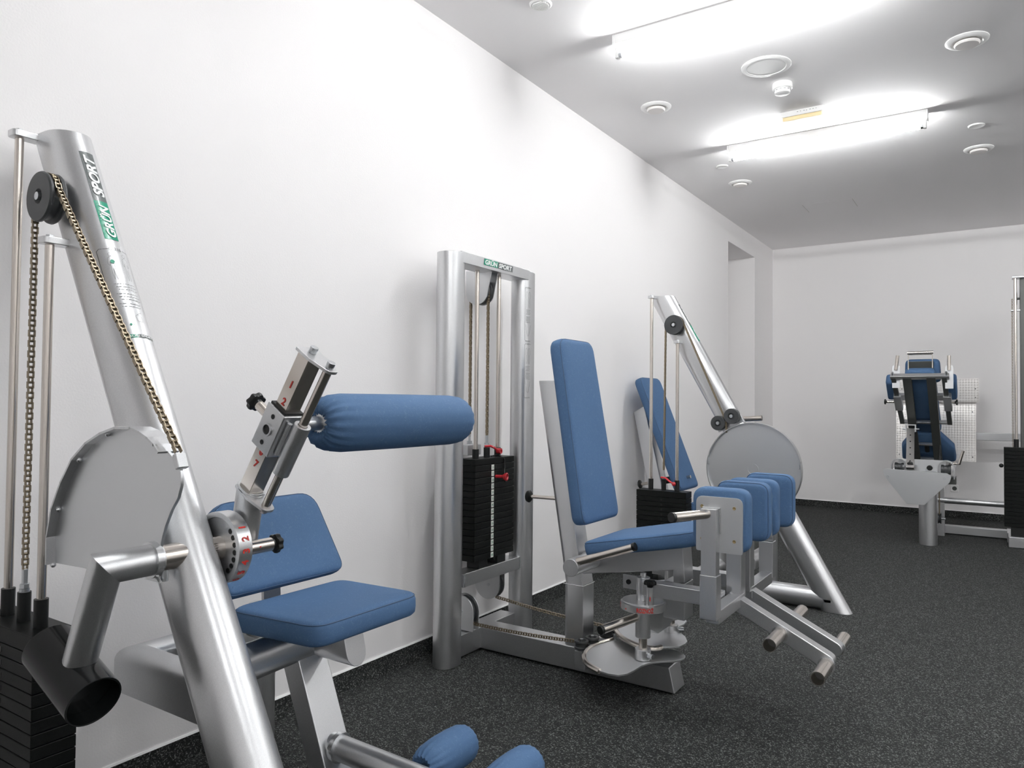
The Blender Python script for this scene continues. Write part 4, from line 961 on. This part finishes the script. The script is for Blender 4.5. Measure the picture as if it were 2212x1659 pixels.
# long lower frame
obj('front_post', MB().oval((1.710, 7.065, 0), (1.710, 7.065, 0.60), 0.17, 0.136, (0,1,0), None, None, 11), 'silver', D, 0.002)
obj('rear_post', MB().box((1.735, 7.58, 0.0), (1.800, 7.66, 0.62)), 'silver', D, 0.002)
tz = P(2100, 1085, y=7.60)[2]
obj('tie_tube', MB().cyl((1.72, 7.60, tz), (2.50, 7.60, tz), 0.027, 22), 'silver', D)
lz0 = P(2036, 1147, y=7.72)[2]
obj('floor_beam', MB().box((1.765, 7.72, 0.006), (2.30, 7.80, 0.078)), 'silver', D, 0.004)
obj('beam_flange', MB().box((1.752, 7.705, 0.004), (1.766, 7.815, 0.10)), 'silver', D, 0.001)
obj('tie_plate', MB().prism([V3(1.735, 7.15, 0.12), V3(1.735, 7.60, 0.30), V3(1.735, 7.60, 0.24), V3(1.735, 7.15, 0.05)], (0.012, 0, 0)), 'silver', D, 0.001)
obj('centre_beam', MB().box((1.665, 7.12, 0.40), (1.735, 8.53, 0.50)), 'silver', D, 0.003)
obj('rear_leg', MB().box((1.665, 8.52, 0.0), (1.735, 8.60, 0.62)), 'silver', D, 0.003)
chain('chain', [(1.770, 7.45, 0.44), (1.770, 7.45, 0.16)], (0,1,0), D)
wheel('pulley_wheel', (1.770, 7.45, 0.17), (1,0,0), 0.045, 0.03, D)
# triangular front plate
tri = rpoly([(1.383, 0.622), (1.398, 0.555), (1.565, 0.338), (1.692, 0.338), (1.872, 0.535), (1.886, 0.590), (1.85, 0.608)], [0.02, 0.02, 0.01, 0.01, 0.03, 0.03, 0.02], 4)
tp = obj('front_plate', MB().prism([V3(q[0], 6.930, q[1]) for q in tri], (0, 0.008, 0)), 'silver_plate', D, 0.001)
for q in (P(1918, 1029, y=6.93), P(2040, 1034, y=6.93)): obj('plate_bolt', MB().tube(q+V3(0, -0.006, 0), q, 0.010, 0.005, 16), 'zinc', tp)
for x_ in (1.425, 1.835): obj('spacer_tube', MB().cyl((x_, 6.938, 0.572), (x_, 8.40, 0.572), 0.026, 20), 'silver', D)
# carriage end plate with roller arches
for sx_ in (-1, 1):
    cxx = xm_+sx_*0.172+0.008
    o = obj('roller_arch', MB().prism([V3(cxx+q[0], 7.06, 0.62+q[1]) for q in [V2(-0.062, -0.07)]+[V2(0.062*math.cos(t), 0.02+0.062*math.sin(t)) for t in np.linspace(PI, 0, 12)]+[V2(0.062, -0.07), V2(0.056, -0.07)]+[V2(0.055*math.cos(t), 0.02+0.055*math.sin(t)) for t in np.linspace(0, PI, 12)]+[V2(-0.056, -0.07)]], (0, 0.09, 0)), 'silver', D)
    wheel('track_roller', (cxx, 7.11, 0.625), (1,0,0), 0.042, 0.07, D, False)
obj('end_plate', MB().box((xm_-0.17, 7.10, 0.602), (xm_+0.18, 7.108, 0.70)), 'silver_plate', D, 0.001)
obj('lower_cover', MB().box((xm_+0.10, 7.15, 0.50), (xm_+0.25, 7.30, 0.56)), 'dark_silver', D, 0.002)
knob('adjuster_knob', P(1966, 1003, y=7.03)+V3(0, 0.02, 0), (0,-1,0), 0.024, D)
obj('end_cap_plug', MB().cyl(P(2008, 1011, y=7.06), P(2008, 1011, y=7.06)+V3(0, 0.03, 0), 0.022, 20), 'black_plastic', D, 0.003)
for px0, py0 in ((1952, 1007), (1978, 1006), (2001, 1015)):
    q = P(px0, py0, y=7.05); obj('clamp_bolt', MB().cyl(q, q+V3(0, 0.04, 0), 0.009, 12), 'zinc', D)
# reclined rails, seen from below
r_lo, r_hi = V2(7.76, 0.655), V2(6.900, 1.392)
yz = lambda s_: r_lo+(r_hi-r_lo)*s_
rd_ = unit(V3(0, r_hi[0]-r_lo[0], r_hi[1]-r_lo[1])); rn = unit(np.cross(V3(1,0,0), rd_))
if rn[2] < 0: rn = -rn
def rp_(x_, s_, off=0.0): q = yz(s_); return V3(x_, q[0], q[1])+rn*off
for x_ in (1.571, 1.745):
    obj('carriage_rail', MB().beam(rp_(x_, -0.02), rp_(x_, 1.0), 0.066, 0.03, (1,0,0)), 'dark_silver', D, 0.003)
def cross(name, s_, x0, x1, hw, th, off=0.0, m_='silver'): return obj(name, MB().obox((rp_(x0, s_, off)+rp_(x1, s_, off))/2, (1,0,0), rd_, rn, (x1-x0)/2, hw, th), m_, D, 0.002)
ctp = cross('top_crossbar', 1.00, 1.447, 1.874, 0.020, 0.018, 0.004)
for x_ in (1.468, 1.855): obj('cap_screw', MB().cyl(rp_(x_, 1.02, 0.0), rp_(x_, 1.05, 0.0), 0.009, 12), 'zinc', ctp)
cross('mid_crossbar', 0.485, 1.500, 1.86, 0.012, 0.014, 0.0); cross('lower_crossbar', 0.21, 1.60, 1.72, 0.010, 0.012, 0.0); cross('bottom_crossbar', 0.02, 1.60, 1.72, 0.010, 0.012)
obj('rail_buffer', MB().cyl(rp_(1.665, 0.20), rp_(1.665, 0.12), 0.018, 16), 'black_plastic', D)
# blue pads on the carriage (upper side)
L = np.linalg.norm(r_hi-r_lo)
bo = rp_(xm_, 0.0, 0.03); Ux = V3(1, 0, 0); Nn = rn
def dpad(name, s0, pts, t_, label, off=0.03):
    o3 = rp_(xm_+0.004, s0, off); u_, v_ = V3(1,0,0), rd_
    if np.dot(np.cross(u_, v_), rn) < 0: u_ = -u_; pts = [(-a, b_) for a, b_ in pts]
    return pad(name, o3, u_, v_, rpoly(pts, 0.04, 5), t_, D, label)
dpad('back_pad', 0.33, [(-0.125, 0), (0.125, 0), (0.110, 0.78), (-0.110, 0.78)], 0.06, 'long blue back pad')
dpad('seat_pad', -0.05, [(-0.215, 0), (0.225, 0), (0.215, 0.20), (0.10, 0.40), (-0.10, 0.40), (-0.205, 0.20)], 0.07, 'blue seat pad widening to the front')
hp = V3(xm_+0.02, 6.97, 1.475)
pad('head_pad', hp+V3(0, 0.07, 0), (1, 0, 0), (0, -0.25, 1), rpoly([(-0.135, -0.12), (0.135, -0.12), (0.125, 0.075), (-0.125, 0.075)], 0.04, 5), 0.06, D, 'blue head pad with a grey back board')
obj('head_board', MB().obox(hp+V3(-0.01, 0.005, -0.01), (1,0,0), (0,-0.25,1), (0,1,0.25), 0.092, 0.060, 0.006), 'dark_silver', D, 0.002)
hb = [P(1962, 800, y=6.93), P(1962, 766, y=6.93), P(2014, 765, y=6.93), P(2014, 795, y=6.93)]
hh = obj('head_handle', MB().pipe(hb, 0.005, 8), 'stainless', D)
obj('handle_tube', MB().cyl(P(1960, 763, y=6.93), P(2016, 761, y=6.93), 0.013, 18), 'stainless', hh)
for sx_, pxx in ((-1, 1939), (1, 2050)):
    b0 = P(pxx-4 if sx_ < 0 else pxx, 800, y=6.93); b1 = P(pxx, 768, y=6.93)
    obj('shoulder_handle', MB().cyl(b0, b1, 0.0135, 16), 'stainless', D)
    pa = V3(b0[0], 6.925, 1.50)
    cc = P(1935 if sx_ < 0 else 2050, 797, y=6.93)
    out = rpoly([(-0.028, -0.16), (0.030, -0.16), (0.030, 0.035), (-0.028, 0.035)], [0.004, 0.004, 0.028, 0.028], 5)
    sp3 = obj('shoulder_plate', MB().prism([cc+V3(q[0], 0.003, q[1]) for q in out], (0, 0.008, 0)), 'silver_plate', D, 0.001)
    obj('plate_hole', MB().cyl(cc+V3(0, 0.0016, 0), cc+V3(0, 0.003, 0), 0.012, 18), 'black_plastic', sp3)
    xs_ = 1.470 if sx_ < 0 else 1.838
    obj('slide_bar', MB().beam(rp_(xs_, 1.0), rp_(xs_+(0.025 if sx_ < 0 else 0.018), 0.47), 0.036, 0.03, (1,0,0)), 'dark_silver', D, 0.002)
    sl = obj('slide_sleeve', MB().beam(rp_(xs_+0.012, 0.80), rp_(xs_+0.016, 0.64), 0.058, 0.05, (1,0,0)), 'silver', D, 0.002)
    kc = rp_(xs_+0.014, 0.72); d = V3(sx_, 0, 0)
    kl = 0.088 if sx_ < 0 else 0.05
    obj('plunger_sleeve', MB().cyl(kc+d*0.026, kc+d*kl, 0.011, 14), 'stainless', D); knob('plunger_knob', kc+d*kl, d, 0.022, D, 0.022)
    pad('shoulder_pad', rp_(xm_+sx_*0.185, 0.80, 0.035), (rd_ if sx_ < 0 else -rd_), (rn if True else rn), rpoly([(-0.12, 0), (0.12, 0), (0.12, 0.11), (-0.12, 0.11)], 0.035, 4), 0.075, D, 'blue shoulder pad')
    obj('pad_link', MB().obox(rp_(xm_+sx_*0.135, 0.78), (1,0,0), rd_, rn, 0.05, 0.035, 0.012), 'silver', D, 0.002)
# support strut with holes
s0, s1 = P(1967, 928, y=7.30), P(1966, 1012, y=7.02)
st = obj('support_strut', MB().beam(s0, s1, 0.060, 0.03, (1,0,0)), 'aluminium', D, 0.002); sd = unit(s1-s0); sn = unit(np.cross(sd, V3(1,0,0)))
if sn[1] > 0: sn = -sn
for k in range(5):
    q = s0+sd*(0.075+0.07*k)+sn*0.0152; obj('strut_hole', MB().cyl(q, q+sn*0.0006, 0.0062, 12), 'black_plastic', st)
obj('strut_fork', MB().prism([s0+V3(a, 0, b_) for a, b_ in ((-0.042, -0.02), (-0.042, 0.045), (0.042, 0.045), (0.042, -0.02), (0.032, -0.02), (0.032, 0.036), (-0.032, 0.036), (-0.032, -0.02))], (0, 0.04, 0)), 'silver', D, 0.001)
obj('fork_pin', MB().cyl(s0+V3(-0.062, 0.01, 0.005), s0+V3(0.066, 0.01, 0.005), 0.007, 12), 'zinc', D)
l0, l1, l2 = P(2071, 1003, y=7.12), P(2071, 1002, y=7.16), P(2080, 975, y=7.16)
obj('release_lever', MB().pipe([P(2050, 1004, y=7.14), P(2062, 1001, y=7.14), P(2072, 1003, y=7.14), P(2081, 974, y=7.14)], 0.0105, 12), 'stainless', D)
gq0, gq1 = P(2030, 962, y=7.5), P(2030, 986, y=7.45)
obj('gas_spring', MB().cyl(gq0, gq1, 0.006, 10).cyl(gq1, gq1+(gq1-gq0)*0.6, 0.012, 12), 'black_plastic', D)
# weight stack and its frame at the right edge
ys = 7.36
obj('stack_column', MB().box((2.358, ys+0.04, 0.0), (2.55, ys+0.16, 2.225)), 'dark_silver', D, 0.004)
for x_, zt_ in ((2.326, 2.218), (2.575, 2.218)):
    obj('guide_rod', MB().cyl((x_, ys, 0.10), (x_, ys, zt_), 0.0105, 16), 'stainless', D)
    obj('rod_bracket', MB().box((x_-0.022, ys-0.02, zt_), (x_+0.02 if x_ > 2.4 else x_+0.06, ys+0.10, zt_+0.016)), 'silver', D, 0.003)
    obj('rod_sleeve', MB().tube((x_, ys, 0.815), (x_, ys, 0.885), 0.018, 0.0112, 18), 'black_plastic', D)
wheel('pulley_wheel', (2.33, ys+0.11, 2.06), (1,0,0), 0.055, 0.02, D)
chain('chain', [(2.305, ys+0.06, 0.82), (2.305, ys+0.06, 2.06)], (1,0,0), D)
obj('chain_bracket', MB().box((2.296, ys+0.03, 1.948), (2.36, ys+0.09, 1.962)), 'silver', D, 0.002)
zb = stack_plates(D, 2.45, ys, 0.42, 0.11, 0.818, 20, 0.0310, (0,-1,0), None, False, 0.032)
for xa, xb_ in ((2.285, 2.40), (2.50, 2.60)): obj('stack_foot', MB().box((xa, ys-0.05, 0.09), (xb_, ys+0.05, zb)), 'black_plastic', D)
obj('stack_pin', MB().cyl((2.238, ys-0.03, 0.665), (2.225, ys-0.03, 0.665), 0.006, 10).sphere((2.222, ys-0.03, 0.665), 0.017, 14), 'black_plastic', D)
obj('stack_base', MB().box((2.268, ys-0.08, 0.002), (2.62, ys+0.17, 0.092)), 'silver', D, 0.006)
obj('base_bracket', MB().box((2.262, ys+0.17, 0.004), (2.30, 7.80, 0.085)), 'silver', D, 0.003)
